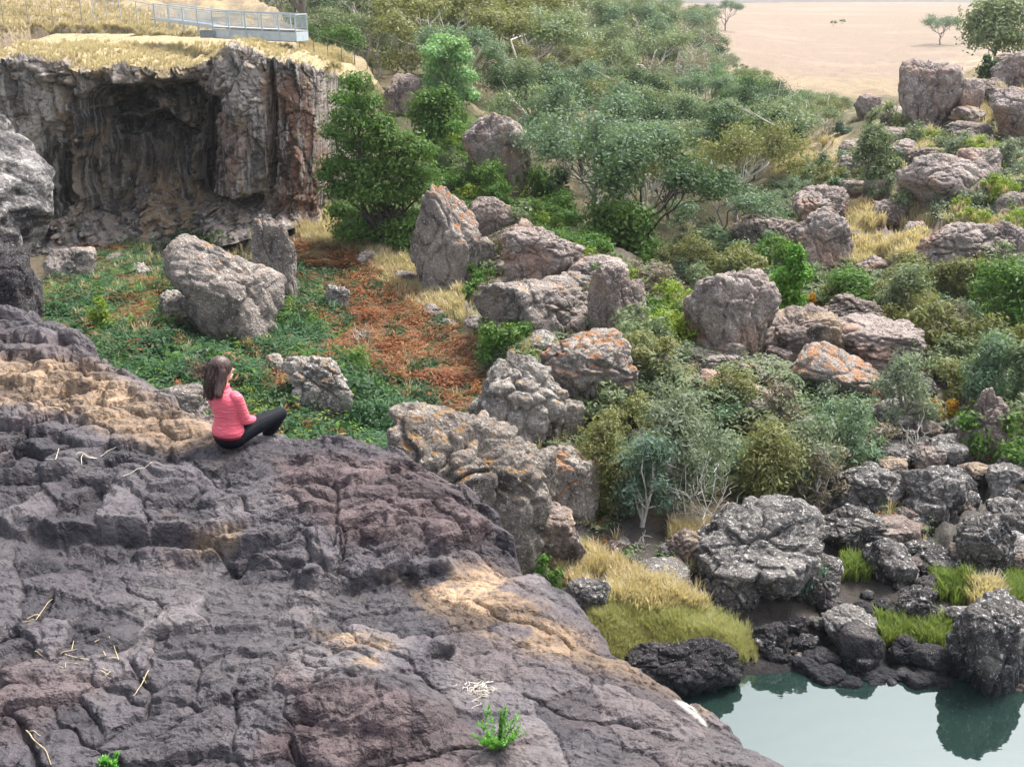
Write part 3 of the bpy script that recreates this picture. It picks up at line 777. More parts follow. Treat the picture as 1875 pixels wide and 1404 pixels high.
# ------------------------------------------------------------------ boulders
ICO = {}
BASES = []
def ico(n):
    if n not in ICO:
        b = bmesh.new(); bmesh.ops.create_icosphere(b, subdivisions=n, radius=1)
        b.verts.ensure_lookup_table()
        ICO[n] = (np.array([v.co[:] for v in b.verts]), np.array([[v.index for v in f.verts] for f in b.faces]))
        b.free()
    return ICO[n]
def rock_shape(seed, style, lvl):
    g = np.random.default_rng(seed)
    n, F = ico(lvl)
    if style == 'block': K, lo, hi, sm = 8, .55, .78, 26
    elif style == 'facet': K, lo, hi, sm = 9, .62, .8, 60
    elif style == 'slab': K, lo, hi, sm = 9, .6, .85, 22
    else: K, lo, hi, sm = 11, .6, .9, 24
    D = g.normal(size=(K, 3)); D /= np.linalg.norm(D, axis=1)[:, None]
    if style in ('block', 'slab', 'facet'): D = np.concatenate([D, [[0.1, -0.1, 0.97], [0.2, -0.93, 0.1]]])
    dd = g.uniform(lo, hi, len(D))
    ratio = np.maximum(n @ D.T, 0.0) / dd
    r = 1.0 / ((ratio ** sm).sum(1) + 1) ** (1 / sm)
    P = n * r[:, None]
    if style == 'cone':
        f = np.interp(P[:, 2], [-1, -0.3, 0.9], [1.1, 1.0, 0.32]); P[:, :2] *= f[:, None]
    if style == 'wedge':
        P[:, 0] += 0.35 * (-P[:, 2]) * 1.0
        P[:, :2] *= np.interp(P[:, 2], [-1, 0.3, 1], [0.55, 1.05, 0.85])[:, None]
    if style == 'bluff':
        P[:, :2] *= np.interp(P[:, 2], [-1, -0.45, -0.1, 0.25, 1], [0.8, 0.78, 1.08, 1.0, 0.45])[:, None]
        w_ = P @ np.array([-0.45, 0.2, 0.87]) + 0.15 * fbm3(P * 1.6, 3, 4)
        P = P + n * (0.11 * (np.abs(((w_ * 4.2) % 1) - .5) - .25) + 0.05 * vnoise(w_ * 17, P[:, 0] * 2, P[:, 1] * 2, 6))[:, None]
    o = g.uniform(-50, 50, 3)
    rough = {'facet': 0.35, 'block': 0.75, 'slab': 0.9, 'bluff': 0.4, 'wedge': 0.6}.get(style, 1.0)
    W = P + 0.10 * np.stack([fbm3(P * 2.5 + o, 2, 1), fbm3(P * 2.5 + o, 2, 2), fbm3(P * 2.5 + o, 2, 3)], 1)
    F1, F2, rid = worley3(W * 2.1 + o, 5)
    G1, G2, rid2 = worley3(W * 5.2 + o, 8)
    d = rough * (0.13 * (rid - 0.5) - 0.10 * np.exp(-((F2 - F1) / 0.09) ** 2) + 0.06 * (0.5 - G1) + 0.035 * (rid2 - 0.5) - 0.03 * np.exp(-((G2 - G1) / 0.12) ** 2))
    d += rough * 0.10 * fbm3(P * 1.5 + o, 3, 11) + 0.02 * rough * fbm3(P * 9 + o, 3, 14, 0.6)
    P = P + n * d[:, None]
    a = g.uniform(-0.5, 0.5)
    P[:, :2] = P[:, :2] @ np.array([[math.cos(a), -math.sin(a)], [math.sin(a), math.cos(a)]])
    lo_, hi_ = P.min(0), P.max(0)
    return (P - (lo_ + hi_) / 2) / ((hi_ - lo_) / 2), F
RM = {
 'grey': rock_mat('grey_rock', (0.098, 0.087, 0.082), (0.238, 0.204, 0.183), (0.351, 0.301, 0.267), (0.589, 0.547, 0.491), 0.56, (0.421, 0.197, 0.063), 0.5, 0.56),
 'pale': rock_mat('pale_lichen_rock', (0.120, 0.106, 0.097), (0.278, 0.247, 0.218), (0.410, 0.368, 0.319), (0.533, 0.533, 0.519), 0.54, (0.398, 0.218, 0.072), 0.35, 0.56),
 'massive': rock_mat('warm_grey_lichen_rock', (0.075, 0.064, 0.056), (0.19, 0.162, 0.14), (0.29, 0.25, 0.215), (0.46, 0.43, 0.39), 0.55, (0.33, 0.18, 0.06), 0.35, 0.53),
 'orange': rock_mat('orange_lichen_rock', (0.113, 0.101, 0.093), (0.267, 0.231, 0.208), (0.378, 0.337, 0.294), (0.589, 0.561, 0.505), 0.57, (0.323, 0.133, 0.034), 0.3, 0.485),
 'brown': rock_mat('brown_rock', (0.077, 0.063, 0.059), (0.204, 0.158, 0.138), (0.301, 0.245, 0.217), (0.505, 0.463, 0.421), 0.56, None, tan=(0.365, 0.281, 0.197)),
 'slope': rock_mat('pinkish_slope_rock', (0.120, 0.098, 0.093), (0.294, 0.241, 0.217), (0.421, 0.351, 0.316), (0.561, 0.519, 0.484), 0.56, None, tan=(0.351, 0.217, 0.161), sc=0.8),
 'creek': rock_mat('creek_rock', (0.054, 0.052, 0.054), (0.151, 0.139, 0.133), (0.241, 0.223, 0.208), (0.555, 0.537, 0.507), 0.54, None, stain=True),
 'black': rock_mat('black_wet_rock', (0.021, 0.020, 0.023), (0.047, 0.042, 0.046), (0.089, 0.079, 0.079), (0.315, 0.304, 0.294), 0.66, None, stain=True),
 'white': rock_mat('white_spotted_rock', (0.037, 0.034, 0.037), (0.102, 0.093, 0.089), (0.182, 0.167, 0.154), (0.620, 0.620, 0.620), 0.55, None, stain=True),
 'bluff': rock_mat('pale_bluff_rock', (0.073, 0.068, 0.068), (0.195, 0.181, 0.176), (0.342, 0.318, 0.302), (0.469, 0.449, 0.439), 0.53, None, sc=0.8, strata=True),
}
def boulder(cx, by, w, h, style, mat, label, group=None, seed=None, Y=None, lvl=None, name='boulder', cat='boulder', depth=0.85, sink=0.32):
    seed = seed or int(cx * 7 + by)
    b = hit(cx, by - 0.04 * h)[0] if Y is None else at(cx, by, Y)
    f = b[1] * CP - (b[2] - CAMZ) * SP
    s = f / FPX
    rx = w / 2 * s; ry = rx * depth
    ang = math.atan2(CAMZ - b[2], b[1])
    hv = h / 2 * s
    rz = math.sqrt(max(hv * hv - (ry * math.sin(ang)) ** 2, (0.35 * hv) ** 2)) / math.cos(ang)
    Yc = b[1] + ry * 0.55
    c = at(cx, by - h / 2, Yc)
    lvl = lvl or (6 if w * h > 9000 else 5)
    BASES.append((c, rx, ry, mat))
    P, F = rock_shape(seed, style, lvl)
    V = P * np.array([rx, ry, rz])
    V[:, 2] = np.where(V[:, 2] < 0, V[:, 2] * (1 + sink * 2), V[:, 2])
    o = obj(name, mesh_np(name, V, F, RM[mat]), None, c)
    tag(o, label, cat, group)
    return o
B = [
 (412, 640, 215, 208, 'wedge', 'grey', 'huge grey boulder with orange lichen top standing in the ferns below the cliff'),
 (505, 566, 80, 172, 'block', 'grey', 'upright grey slab leaning behind the huge boulder in the ferns'),
 (345, 612, 112, 82, 'slab', 'pale', 'low pale sloping rock at the left foot of the huge fern boulder'),
 (132, 524, 95, 72, 'block', 'grey', 'blocky grey rock lying under the left end of the cliff'),
 (240, 420, 36, 34, 'block', 'brown', 'small dark square block at the foot of the cliff alcove'),
 (290, 436, 70, 44, 'block', 'grey', 'grey layered block just right of the small dark square block below the cliff'),
 (585, 768, 134, 120, 'slab', 'pale', 'pale lichen rock in the ferns beside the seated woman'),
 (503, 694, 40, 46, 'block', 'pale', 'small white rock at the upper left of the pale lichen rock by the woman'),
 (322, 800, 130, 98, 'block', 'grey', 'dark pointed rock just behind the ledge, left of the woman'),
 (270, 650, 60, 34, 'slab', 'grey', 'flat grey stone almost overgrown by ferns'),
 (620, 578, 46, 58, 'block', 'pale', 'pale upright stone in the red bracken'),
 (672, 495, 34, 38, 'block', 'grey', 'dark grey stone on the straw slope under the wattle tree'),
 (746, 526, 36, 28, 'block', 'pale', 'small pale stone at the right end of the straw slope'),
 (790, 594, 44, 34, 'round', 'pale', 'rounded pale stone on the right edge of the bracken'),
 (822, 606, 26, 22, 'round', 'pale', 'little white stone next to the rounded pale stone by the bracken'),
 (817, 545, 112, 182, 'block', 'orange', 'tall outcrop with rusty top under the right side of the wattle tree'),
 (876, 512, 52, 70, 'block', 'grey', 'narrow grey rock wedged right of the rusty topped outcrop'),
 (905, 448, 86, 78, 'wedge', 'brown', 'dark pointed boulder on the ridge right of the wattle tree'),
 (995, 524, 128, 106, 'round', 'slope', 'big purplish grey boulder behind the flat topped boulder'),
 (1096, 532, 100, 60, 'round', 'slope', 'low grey boulder on the ridge below the lime bush'),
 (978, 632, 195, 116, 'block', 'grey', 'wide flat topped boulder with overhanging dark underside'),
 (1128, 642, 92, 138, 'block', 'brown', 'rough rock face behind scrub right of the flat topped boulder'),
 (1070, 752, 164, 134, 'round', 'orange', 'round boulder covered in rust coloured lichen below the flat topped boulder'),
 (1180, 705, 80, 70, 'block', 'brown', 'broken brown rock right of the rusty lichen boulder'),
 (950, 826, 158, 166, 'cone', 'pale', 'pale cone shaped boulder with streaks of yellow lichen'),
 (1046, 800, 44, 64, 'block', 'pale', 'narrow pale rock against the right flank of the cone shaped boulder'),
 (862, 1046, 250, 276, 'slab', 'massive', 'massive pale boulder just beyond the end of the dark ledge'),
 (945, 1010, 130, 170, 'block', 'massive', 'dark shouldered rock leaning on the right side of the massive pale boulder'),
 (1035, 962, 114, 130, 'block', 'orange', 'rust topped rock tucked right of the massive pale boulder'),
 (1000, 1040, 120, 110, 'block', 'brown', 'dark broken rock below the rust topped rock'),
 (762, 802, 48, 62, 'slab', 'pale', 'small grey stone behind the upper left of the massive pale boulder'),
 (892, 770, 40, 40, 'round', 'grey', 'small round stone at the left foot of the cone shaped boulder'),
 (1075, 1122, 90, 70, 'round', 'creek', 'rounded grey boulder at the upper edge of the pool grass'),
 (1122, 1022, 42, 34, 'round', 'brown', 'small round brown stone above the pool grass'),
 (910, 345, 130, 140, 'wedge', 'slope', 'lilac grey outcrop on the ridge above the green slope'),
 (738, 212, 76, 76, 'block', 'brown', 'rough cliff lump between the wattle tree and the pale green tree'),
 (1336, 658, 152, 152, 'block', 'slope', 'large square shouldered boulder left of the narrow bright green tree'),
 (1300, 712, 116, 72, 'slab', 'grey', 'low broad rock at the foot of the square shouldered boulder'),
 (1474, 678, 142, 106, 'round', 'brown', 'brown domed boulder right of the narrow bright green tree'),
 (1566, 616, 116, 72, 'cone', 'brown', 'pointed brown boulder behind the long flat boulder'),
 (1596, 684, 172, 96, 'slab', 'slope', 'long flat boulder with a pale top edge'),
 (1528, 748, 152, 108, 'wedge', 'orange', 'tilted boulder with tan top in front of the long flat boulder'),
 (1390, 794, 102, 66, 'round', 'slope', 'low pinkish boulder among the grey gum shrubs'),
 (1812, 864, 112, 154, 'cone', 'brown', 'tall pointed boulder at the right edge like a spire'),
 (1650, 806, 112, 74, 'slab', 'creek', 'dark flat boulder under the leaning grey tree'),
 (1712, 966, 130, 114, 'block', 'creek', 'large dark grey boulder below the pointed spire boulder'),
 (1588, 945, 132, 92, 'round', 'creek', 'broad dark boulder right of the grey gum shrubs'),
 (1800, 1064, 112, 122, 'round', 'white', 'big grey boulder with whitish lichen at the right of the creek'),
 (1627, 1074, 98, 90, 'wedge', 'creek', 'blue grey boulder tilted in the creek beside the central outcrop'),
 (1724, 1062, 112, 62, 'slab', 'white', 'flat grey boulder lying between two larger creek boulders'),
 (1400, 1118, 270, 200, 'round', 'creek', 'biggest rough outcrop in the middle of the creek bed'),
 (1350, 1110, 130, 100, 'round', 'creek', 'lumpy lower shoulder of rock at the left foot of the biggest outcrop'),
 (1490, 1105, 120, 96, 'round', 'white', 'pale lumpy rock at the right foot of the biggest outcrop'),
 (1562, 1014, 96, 80, 'round', 'white', 'whitish boulder joined to the right top of the biggest outcrop'),
 (1672, 1152, 88, 80, 'round', 'white', 'pale knobbly boulder left of the green creek grass'),
 (1766, 1164, 72, 56, 'facet', 'creek', 'dark angular boulder in front of the green creek grass'),
 (1822, 1288, 175, 190, 'block', 'white', 'huge dark boulder with white spots at the pool, right edge'),
 (1850, 1160, 90, 60, 'block', 'creek', 'dark block behind the huge white spotted boulder'),
 (1576, 1222, 90, 78, 'facet', 'black', 'smooth six sided dark boulder on the pool edge'),
 (1555, 1185, 110, 80, 'round', 'creek', 'rough brown boulder behind the six sided dark boulder'),
 (1660, 1214, 58, 50, 'round', 'black', 'small round bluish stone right of the six sided boulder'),
 (1702, 1236, 76, 56, 'facet', 'black', 'cracked black block beside the huge white spotted boulder'),
 (1410, 1198, 74, 62, 'round', 'black', 'black lump at the head of the pool'),
 (1515, 1264, 74, 52, 'facet', 'black', 'black pointed stone jutting into the pool'),
 (1612, 1258, 110, 50, 'round', 'black', 'long low black rock along the pool edge'),
 (1676, 1276, 52, 44, 'facet', 'black', 'small black stone in the pool right of the long low rock'),
 (1718, 1272, 36, 24, 'round', 'brown', 'little brown cobble in the pool shallows'),
 (1482, 1220, 84, 36, 'slab', 'brown', 'tan flat rock at the edge of the pool'),
 (1872, 1290, 40, 40, 'round', 'brown', 'brown stone at the right foot of the huge white spotted boulder'),
 (1252, 1288, 224, 122, 'round', 'black', 'big black ridged boulder standing in the pool beside the ledge'),
 (1260, 1038, 68, 64, 'round', 'brown', 'dark brown boulder left of the biggest outcrop'),
 (1205, 1075, 120, 52, 'slab', 'creek', 'low rubbly rock left of the biggest outcrop'),
 (1850, 985, 80, 74, 'round', 'creek', 'dark boulder at the right edge above the whitish one'),
 (1660, 965, 56, 40, 'round', 'brown', 'rounded brown stone left of the large dark grey boulder'),
 (1640, 1000, 90, 50, 'slab', 'brown', 'reddish flat stone under the rounded brown stone'),
 (1840, 905, 90, 60, 'block', 'creek', 'dark block under the right side of the spire boulder'),
 (1735, 860, 80, 56, 'block', 'creek', 'dark block left of the spire boulder'),
 (1690, 868, 70, 50, 'round', 'creek', 'rounded dark stone above the large dark grey boulder'),
 (1620, 862, 90, 56, 'round', 'creek', 'grey rounded stone below the leaning grey tree'),
 (1700, 246, 122, 136, 'block', 'slope', 'largest weathered tor on the right hill'),
 (1778, 210, 48, 66, 'block', 'slope', 'narrow block against the right side of the largest tor'),
 (1856, 254, 100, 94, 'block', 'slope', 'square reddish rock at the right edge of the hill'),
 (1862, 172, 90, 80, 'round', 'slope', 'upper grey rock at the right edge behind the blue green bush'),
 (1735, 404, 168, 122, 'wedge', 'slope', 'sloping brown rock halfway down the right hill'),
 (1790, 345, 90, 76, 'round', 'slope', 'rounded rock above the sloping brown rock'),
 (1502, 432, 92, 80, 'round', 'slope', 'upper lobe of the double rock on the dry slope'),
 (1508, 506, 100, 112, 'round', 'slope', 'lower and larger lobe of the double rock on the dry slope'),
 (1400, 474, 104, 74, 'block', 'brown', 'dark square rock left of the double rock'),
 (1756, 515, 176, 114, 'slab', 'slope', 'broad pale rock sheet above the right hand trees'),
 (1845, 470, 80, 66, 'round', 'slope', 'rounded rock at the right end of the broad pale rock sheet'),
 (1700, 306, 100, 40, 'slab', 'brown', 'low flat rock under the largest tor'),
 (1770, 262, 92, 40, 'slab', 'brown', 'low flat rock right below the largest tor'),
 (1585, 216, 48, 44, 'block', 'slope', 'lone grey rock at the far edge of the wood'),
 (1600, 512, 66, 40, 'round', 'slope', 'low grey rock right of the double rock'),
 (1850, 402, 66, 52, 'round', 'slope', 'rounded brown rock near the right edge of the hill'),
 (1402, 490, 44, 36, 'round', 'slope', 'small round rock below the dark square rock'),
 (1660, 290, 60, 34, 'slab', 'brown', 'small flat brown rock left under the largest tor'),
]
for b in B:
    b = list(b)
    if b[0] != 868 and 700 < b[0] < 1620 and 400 < b[1] < 1050: b[2] *= 1.2; b[3] *= 1.13
    boulder(*b, depth=.5 if b[0] == 1252 else .85)
# the bluff at the left edge, nearer than the cliff
bl = boulder(-70, 610, 372, 415, 'bluff', 'bluff', 'pale banded rock bluff bulging in from the left edge', None, 411, 27.0, 6, 'rock_bluff', 'bluff', 1.2)
bl2 = boulder(-10, 625, 150, 190, 'block', 'black', 'dark streaked rock under the pale banded bluff', None, 77, 25.5, 6, 'rock_bluff', 'bluff', 1.2)
MW = {'grey': 'grey', 'slope': 'pinkish grey', 'pale': 'pale', 'brown': 'brown', 'massive': 'pale', 'orange': 'rust flecked', 'creek': 'dark grey', 'white': 'white flecked', 'black': 'black'}
def which(a, b, xs, ys, t):
    h = ['left', 'middle', 'right'][min(2, int(3 * (a - min(xs)) / (max(xs) - min(xs))))]
    v = ['far', 'near'][int(b > (min(ys) + max(ys)) / 2)]
    return ['small', 'middling', 'large'][min(2, int(3 * t))], f'{v} {h}'
# stones of the creek bed
protos = []
for i in range(7):
    P, F = rock_shape(900 + i, ['round', 'facet', 'block'][i % 3], 4)
    protos.append((P, F))
PM = {}
def stone(i, mat):
    if (i, mat) not in PM: PM[(i, mat)] = mesh_np('stone', protos[i][0], protos[i][1], RM[mat])
    return PM[(i, mat)]
def stones(poly, n, smin, smax, mats, label, group, seed):
    g = np.random.default_rng(seed)
    xs = [p[0] for p in poly]; ys = [p[1] for p in poly]
    cnt = 0
    while cnt < n:
        a, b = g.uniform(min(xs), max(xs)), g.uniform(min(ys), max(ys))
        if not inpoly(np.array([a]), np.array([b]), poly)[0]: continue
        q = hit(a, b)[0]
        t_ = g.random(); m_ = mats[int(g.integers(len(mats)))]; sw, pw = which(a, b, xs, ys, t_)
        s = q[1] / FPX * (smin + (smax - smin) * t_) * (0.5 + t_ ** 2)
        o = obj('stone', stone(int(g.integers(7)), m_), None, (q[0], q[1], q[2] + 0.25 * s))
        o.scale = (s * g.uniform(.8, 1.3), s * g.uniform(.8, 1.2), s * g.uniform(.55, .95))
        o.rotation_euler = (g.uniform(-.3, .3), g.uniform(-.3, .3), g.uniform(0, 6.3))
        tag(o, f'{sw} {MW[m_]} stone {label}, {pw} part', 'stone', group)
        cnt += 1
stones([(1380, 1150), (1560, 1130), (1720, 1190), (1760, 1260), (1560, 1270), (1380, 1200)], 60, 8, 20, ['black', 'creek', 'black'], 'in the heap at the head of the pool', 'small stones at the head of the pool', 1)
stones([(1540, 880), (1875, 860), (1875, 1090), (1700, 1080), (1560, 1010)], 75, 10, 30, ['creek', 'creek', 'black', 'brown'], 'in the jumble between creek boulders', 'stones between the creek boulders', 2)
stones([(1040, 980), (1300, 1000), (1280, 1090), (1100, 1080)], 45, 6, 17, ['creek', 'brown', 'creek'], 'in the rubble above the pool grass', 'rubble above the pool grass', 3)
stones([(1600, 680), (1720, 640), (1740, 840), (1600, 850)], 30, 10, 26, ['creek', 'black', 'grey'], 'behind the leaning grey tree', 'stones in the shaded creek', 4)
stones([(220, 395), (480, 375), (590, 380), (540, 430), (250, 460)], 30, 6, 20, ['grey', 'brown', 'pale'], 'fallen at the foot of the cliff', 'fallen blocks at the foot of the cliff', 5)
stones([(1600, 1060), (1720, 1080), (1740, 1180), (1640, 1190), (1560, 1120)], 22, 6, 14, ['creek', 'black'], 'near the pale knobbly boulder', 'stones by the creek trickle', 6)

BIG = [rock_shape(950 + i, ['round', 'block', 'wedge', 'slab'][i % 4], 5) for i in range(6)]
BM = {}
def rocks(poly, n, smin, smax, mats, label, group, seed, dm):
    g = np.random.default_rng(seed); got = []
    xs = [p[0] for p in poly]; ys = [p[1] for p in poly]
    for _ in range(n * 30):
        a, b = g.uniform(min(xs), max(xs)), g.uniform(min(ys), max(ys))
        if not inpoly(np.array([a]), np.array([b]), poly)[0]: continue
        q = hit(a, b)[0]
        if any((q[0] - w[0]) ** 2 + (q[1] - w[1]) ** 2 < dm * dm for w in got): continue
        got.append(q); t_ = g.random(); s = q[1] / FPX * (smin + (smax - smin) * t_); sw, pw = which(a, b, xs, ys, t_)
        i = int(g.integers(6)); m = mats[int(g.integers(len(mats)))]
        if (i, m) not in BM: BM[i, m] = mesh_np('boulder', BIG[i][0], BIG[i][1], RM[m])
        o = obj('boulder', BM[i, m], None, (q[0], q[1], q[2] + .3 * s))
        o.scale = (s * g.uniform(.85, 1.3), s * g.uniform(.8, 1.1), s * g.uniform(.6, .95)); o.rotation_euler = (g.uniform(-.2, .2), g.uniform(-.2, .2), g.uniform(0, 6.3))
        tag(o, f'{sw} {MW[m]} boulder {label}, {pw} part', 'boulder', group)
        if len(got) >= n: break
rocks([(850, 400), (1000, 410), (1130, 500), (1180, 700), (1090, 760), (880, 620)], 22, 18, 38, ['grey', 'slope', 'pale', 'brown'], 'among the big bank boulders', 'middling boulders of the bank', 31, 1.6)
rocks([(1180, 660), (1420, 640), (1480, 800), (1300, 840), (1180, 800)], 18, 16, 40, ['slope', 'brown', 'grey', 'orange'], 'in the grey thicket', 'boulders in the grey thicket', 32, 1.5)
rocks([(1540, 800), (1875, 780), (1875, 1060), (1640, 1080), (1560, 980)], 34, 20, 42, ['creek', 'creek', 'white', 'brown', 'black'], 'packed in the creek bed', 'middling boulders of the creek bed', 33, 1.1)
rocks([(1400, 1130), (1700, 1090), (1760, 1200), (1500, 1235), (1390, 1200)], 34, 14, 30, ['creek', 'black', 'white'], 'between biggest outcrop and pool', 'boulders between the outcrop and the pool', 34, .65)
rocks([(1560, 260), (1875, 110), (1875, 500), (1640, 520), (1540, 470)], 26, 14, 36, ['slope', 'brown', 'slope'], 'on the dry right hill', 'weathered rocks of the right hill', 35, 3.0)
rocks([(740, 760), (900, 760), (1000, 860), (1000, 1010), (920, 1010)], 8, 20, 34, ['pale', 'grey', 'orange'], 'wedged around the massive pale boulder', 'rocks around the massive pale boulder', 36, 1.0)
rocks([(130, 470), (300, 440), (480, 620), (420, 760), (200, 680)], 9, 12, 26, ['grey', 'pale'], 'showing through the ferns', 'grey rocks in the ferns', 37, 2.5)
rocks([(560, 560), (860, 640), (820, 740), (640, 690)], 7, 10, 20, ['pale', 'grey'], 'showing through the dead bracken', 'pale rocks in the bracken', 38, 2.5)
# ------------------------------------------------------------------ vegetation
LM = {
 'gum': leaf_mat('gum_leaves', (0.180, 0.220, 0.128), 0.4),
 'gum2': leaf_mat('blue_gum_leaves', (0.142, 0.205, 0.132), 0.3),
 'dark': leaf_mat('dark_leaves', (0.058, 0.098, 0.046), 0.3),
 'olive': leaf_mat('olive_leaves', (0.178, 0.185, 0.08), 0.3),
 'green': leaf_mat('green_leaves', (0.090, 0.167, 0.043), 0.35),
 'bright': leaf_mat('bright_green_leaves', (0.119, 0.245, 0.045), 0.3),
 'mint': leaf_mat('pale_green_leaves', (0.237, 0.380, 0.180), 0.25),
 'wattle': leaf_mat('wattle_leaves', (0.092, 0.168, 0.042), 0.4, 0.02),
 'lime': leaf_mat('lime_leaves', (0.196, 0.265, 0.052), 0.3),
 'grey': leaf_mat('grey_green_leaves', (0.182, 0.217, 0.153), 0.3),
 'blue': leaf_mat('blue_green_leaves', (0.135, 0.195, 0.150), 0.25),
 'dry': leaf_mat('dry_leaves', (0.300, 0.200, 0.100), 0.35),
 'rust': leaf_mat('rust_leaves', (0.270, 0.115, 0.050), 0.35),
 'gold': leaf_mat('golden_leaves', (0.420, 0.250, 0.050), 0.3),
 'twig': leaf_mat('dry_twiggy_foliage', (0.200, 0.175, 0.140), 0.3),
 'fern': leaf_mat('fern_fronds', (0.050, 0.110, 0.050), 0.45, 0.02),
 'bracken': leaf_mat('dead_bracken', (0.280, 0.135, 0.075), 0.45, 0.02),
 'weed': leaf_mat('weed_leaves', (0.160, 0.360, 0.090), 0.25),
 'straw': leaf_mat('straw_blades', (0.52, 0.445, 0.31), 0.3, 0.015),
 'poolgrass': leaf_mat('yellow_green_blades', (0.36, 0.35, 0.19), 0.45, 0.03),
 'reed': leaf_mat('green_blades', (0.20, 0.255, 0.085), 0.3, 0.02),
}
BARK = {'grey': plain_mat('grey_bark', (0.16, 0.14, 0.12), 0.9), 'white': plain_mat('white_bark', (0.52, 0.49, 0.44), 0.8), 'dark': plain_mat('dark_bark', (0.06, 0.045, 0.04), 0.9)}
def leaves(C, Rr, n, L, Wd, g, shell=0.5, droop=0.0, up=0.25):
    """n leaf faces spread through ellipsoids C (k,3) with radii Rr (k,3)"""
    C = np.asarray(C, float); Rr = np.asarray(Rr, float)
    vol = (Rr[:, 0] * Rr[:, 2]); p = vol / vol.sum()
    i = g.choice(len(C), n, p=p)
    d = g.normal(size=(n, 3)); d /= np.linalg.norm(d, axis=1)[:, None]
    r = g.random(n) ** shell
    r = r * (1 + 0.22 * g.normal(size=n))
    P = C[i] + d * r[:, None] * Rr[i]
    N = d * 0.9 + g.normal(size=(n, 3)) * 0.6 + np.array([0, 0, up + .2])
    N /= np.linalg.norm(N, axis=1)[:, None]
    A = g.normal(size=(n, 3)); A[:, 2] -= droop
    A -= (A * N).sum(1)[:, None] * N; A /= np.linalg.norm(A, axis=1)[:, None] + 1e-9
    Bv = np.cross(N, A)
    l = L * g.uniform(0.6, 1.35, n)[:, None]; w = Wd * g.uniform(0.6, 1.35, n)[:, None]
    V = np.stack([P - A * l / 2, P + Bv * w / 2, P + A * l / 2, P - Bv * w / 2], 1).reshape(-1, 3)
    return V, np.arange(4 * n).reshape(n, 4)
class Proto:
    def __init__(s, crown, trunk, H): s.crown, s.trunk, s.H = crown, trunk, H
def make_gum(seed, H, Rc, nc, nl, leaf, bark, lmat, L=0.30, W=0.14, spread=0.45, bare=0, flat=0.5):
    g = np.random.default_rng(seed)
    C, Q = [], []
    segs = [limb((0, 0, -0.4), (g.normal() * .3, g.normal() * .3, H * .3), .022 * H, .016 * H, 5, .03, g)]
    top = segs[0][0][-1]
    nb = 5
    for b in range(nb):
        a = b * 2 * np.pi / nb + g.uniform(-.5, .5)
        rr = Rc * g.uniform(.35, .75); zz = H * g.uniform(.42, .8)
        e = np.array([rr * math.cos(a), rr * math.sin(a), zz])
        st = segs[0][0][int(g.integers(2, 5))]
        br = limb(st, e, .012 * H, .005 * H, 5, .07, g); segs.append(br)
        for t in range(nc // nb):
            a2 = a + g.uniform(-.9, .9)
            e2 = e + np.array([math.cos(a2), math.sin(a2), 0]) * Rc * g.uniform(.1, .45) + np.array([0, 0, H * g.uniform(-.12, .16)])
            r_ = min(1, math.hypot(e2[0], e2[1]) / (1.15 * Rc)); e2[2] = H * (.38 + .5 * math.sqrt(1 - r_ * r_)) * g.uniform(.8, 1.05)
            segs.append(limb(br[0][int(g.integers(2, 5))], e2, .005 * H, .0015 * H, 4, .08, g))
            C.append(e2); q = Rc * g.uniform(.26, .44); Q.append((q, q, q * flat * g.uniform(.8, 1.3)))
    for b in range(bare):
        st = segs[int(g.integers(1, nb))][0][3]
        d = g.normal(size=3); d[2] = abs(d[2]) + .4; d /= np.linalg.norm(d)
        segs.append(limb(st, st + d * Rc * g.uniform(.4, .8), .006 * H, .0015 * H, 5, .12, g))
    V, F = tubes(segs, 5)
    tr = mesh_np('trunk', V, F, BARK[bark])
    cr = None
    if nl:
        V, F = leaves(C, Q, nl, L, W, g, 0.6)
        cr = mesh_np('crown', V, F, LM[lmat], False)
    return Proto(cr, tr, H)
def plant(name, label, cat, group, pr, loc, sc, rz=0.0, sz=None):
    t = empty(name, loc)
    t.rotation_euler = (0, 0, rz); t.scale = (sc, sc, sz or sc)
    tag(t, label, cat, group)
    if pr.trunk: obj('trunk', pr.trunk, t)
    if pr.crown: obj('crown', pr.crown, t)
    return t
GUMS = {}
for i in range(4): GUMS['gum', i] = make_gum(100 + i, 10, 4.8, 30, 7600, .35, 'white', 'gum', bare=1)
for i in range(3): GUMS['gum2', i] = make_gum(120 + i, 9.5, 4.5, 30, 7200, .35, 'grey', 'gum2', bare=1)
for i in range(2): GUMS['dark', i] = make_gum(140 + i, 9, 4.2, 25, 7000, .35, 'dark', 'dark', flat=.6)
for i in range(2): GUMS['olive', i] = make_gum(150 + i, 9.5, 4.5, 25, 6600, .35, 'white', 'olive', bare=1)
for i in range(2): GUMS['green', i] = make_gum(160 + i, 8, 4.0, 25, 7000, .35, 'grey', 'green', flat=.65)
GUMS['twig', 0] = make_gum(170, 9, 4.0, 25, 1300, .35, 'white', 'twig', bare=3)
GUMS['dead', 0] = make_gum(171, 9, 4.5, 25, 0, .35, 'white', 'twig', bare=10)
GUMS['dead', 1] = make_gum(172, 9, 4.5, 25, 0, .35, 'white', 'twig', bare=10)
KN = {'gum': 'grey pale limbed gum', 'gum2': 'blue green gum', 'dark': 'dark green bushy tree', 'olive': 'olive yellow gum',
      'green': 'fresh green rounded tree', 'twig': 'brownish half bare tree', 'dead': 'bare dead tree with white limbs'}
WP = [(545, 62), (640, 85), (720, 130), (770, 165), (850, 190), (905, 195), (960, 260), (1010, 330), (1080, 420), (1200, 480), (1330, 465), (1390, 405), (1405, 330), (1400, 285), (1480, 262), (1560, 232), (1600, 205), (1640, 190), (1480, 178), (1400, 152), (1330, 118), (1290, 72), (1270, 40), (900, 8), (560, 8)]
g = np.random.default_rng(55)
cand = []
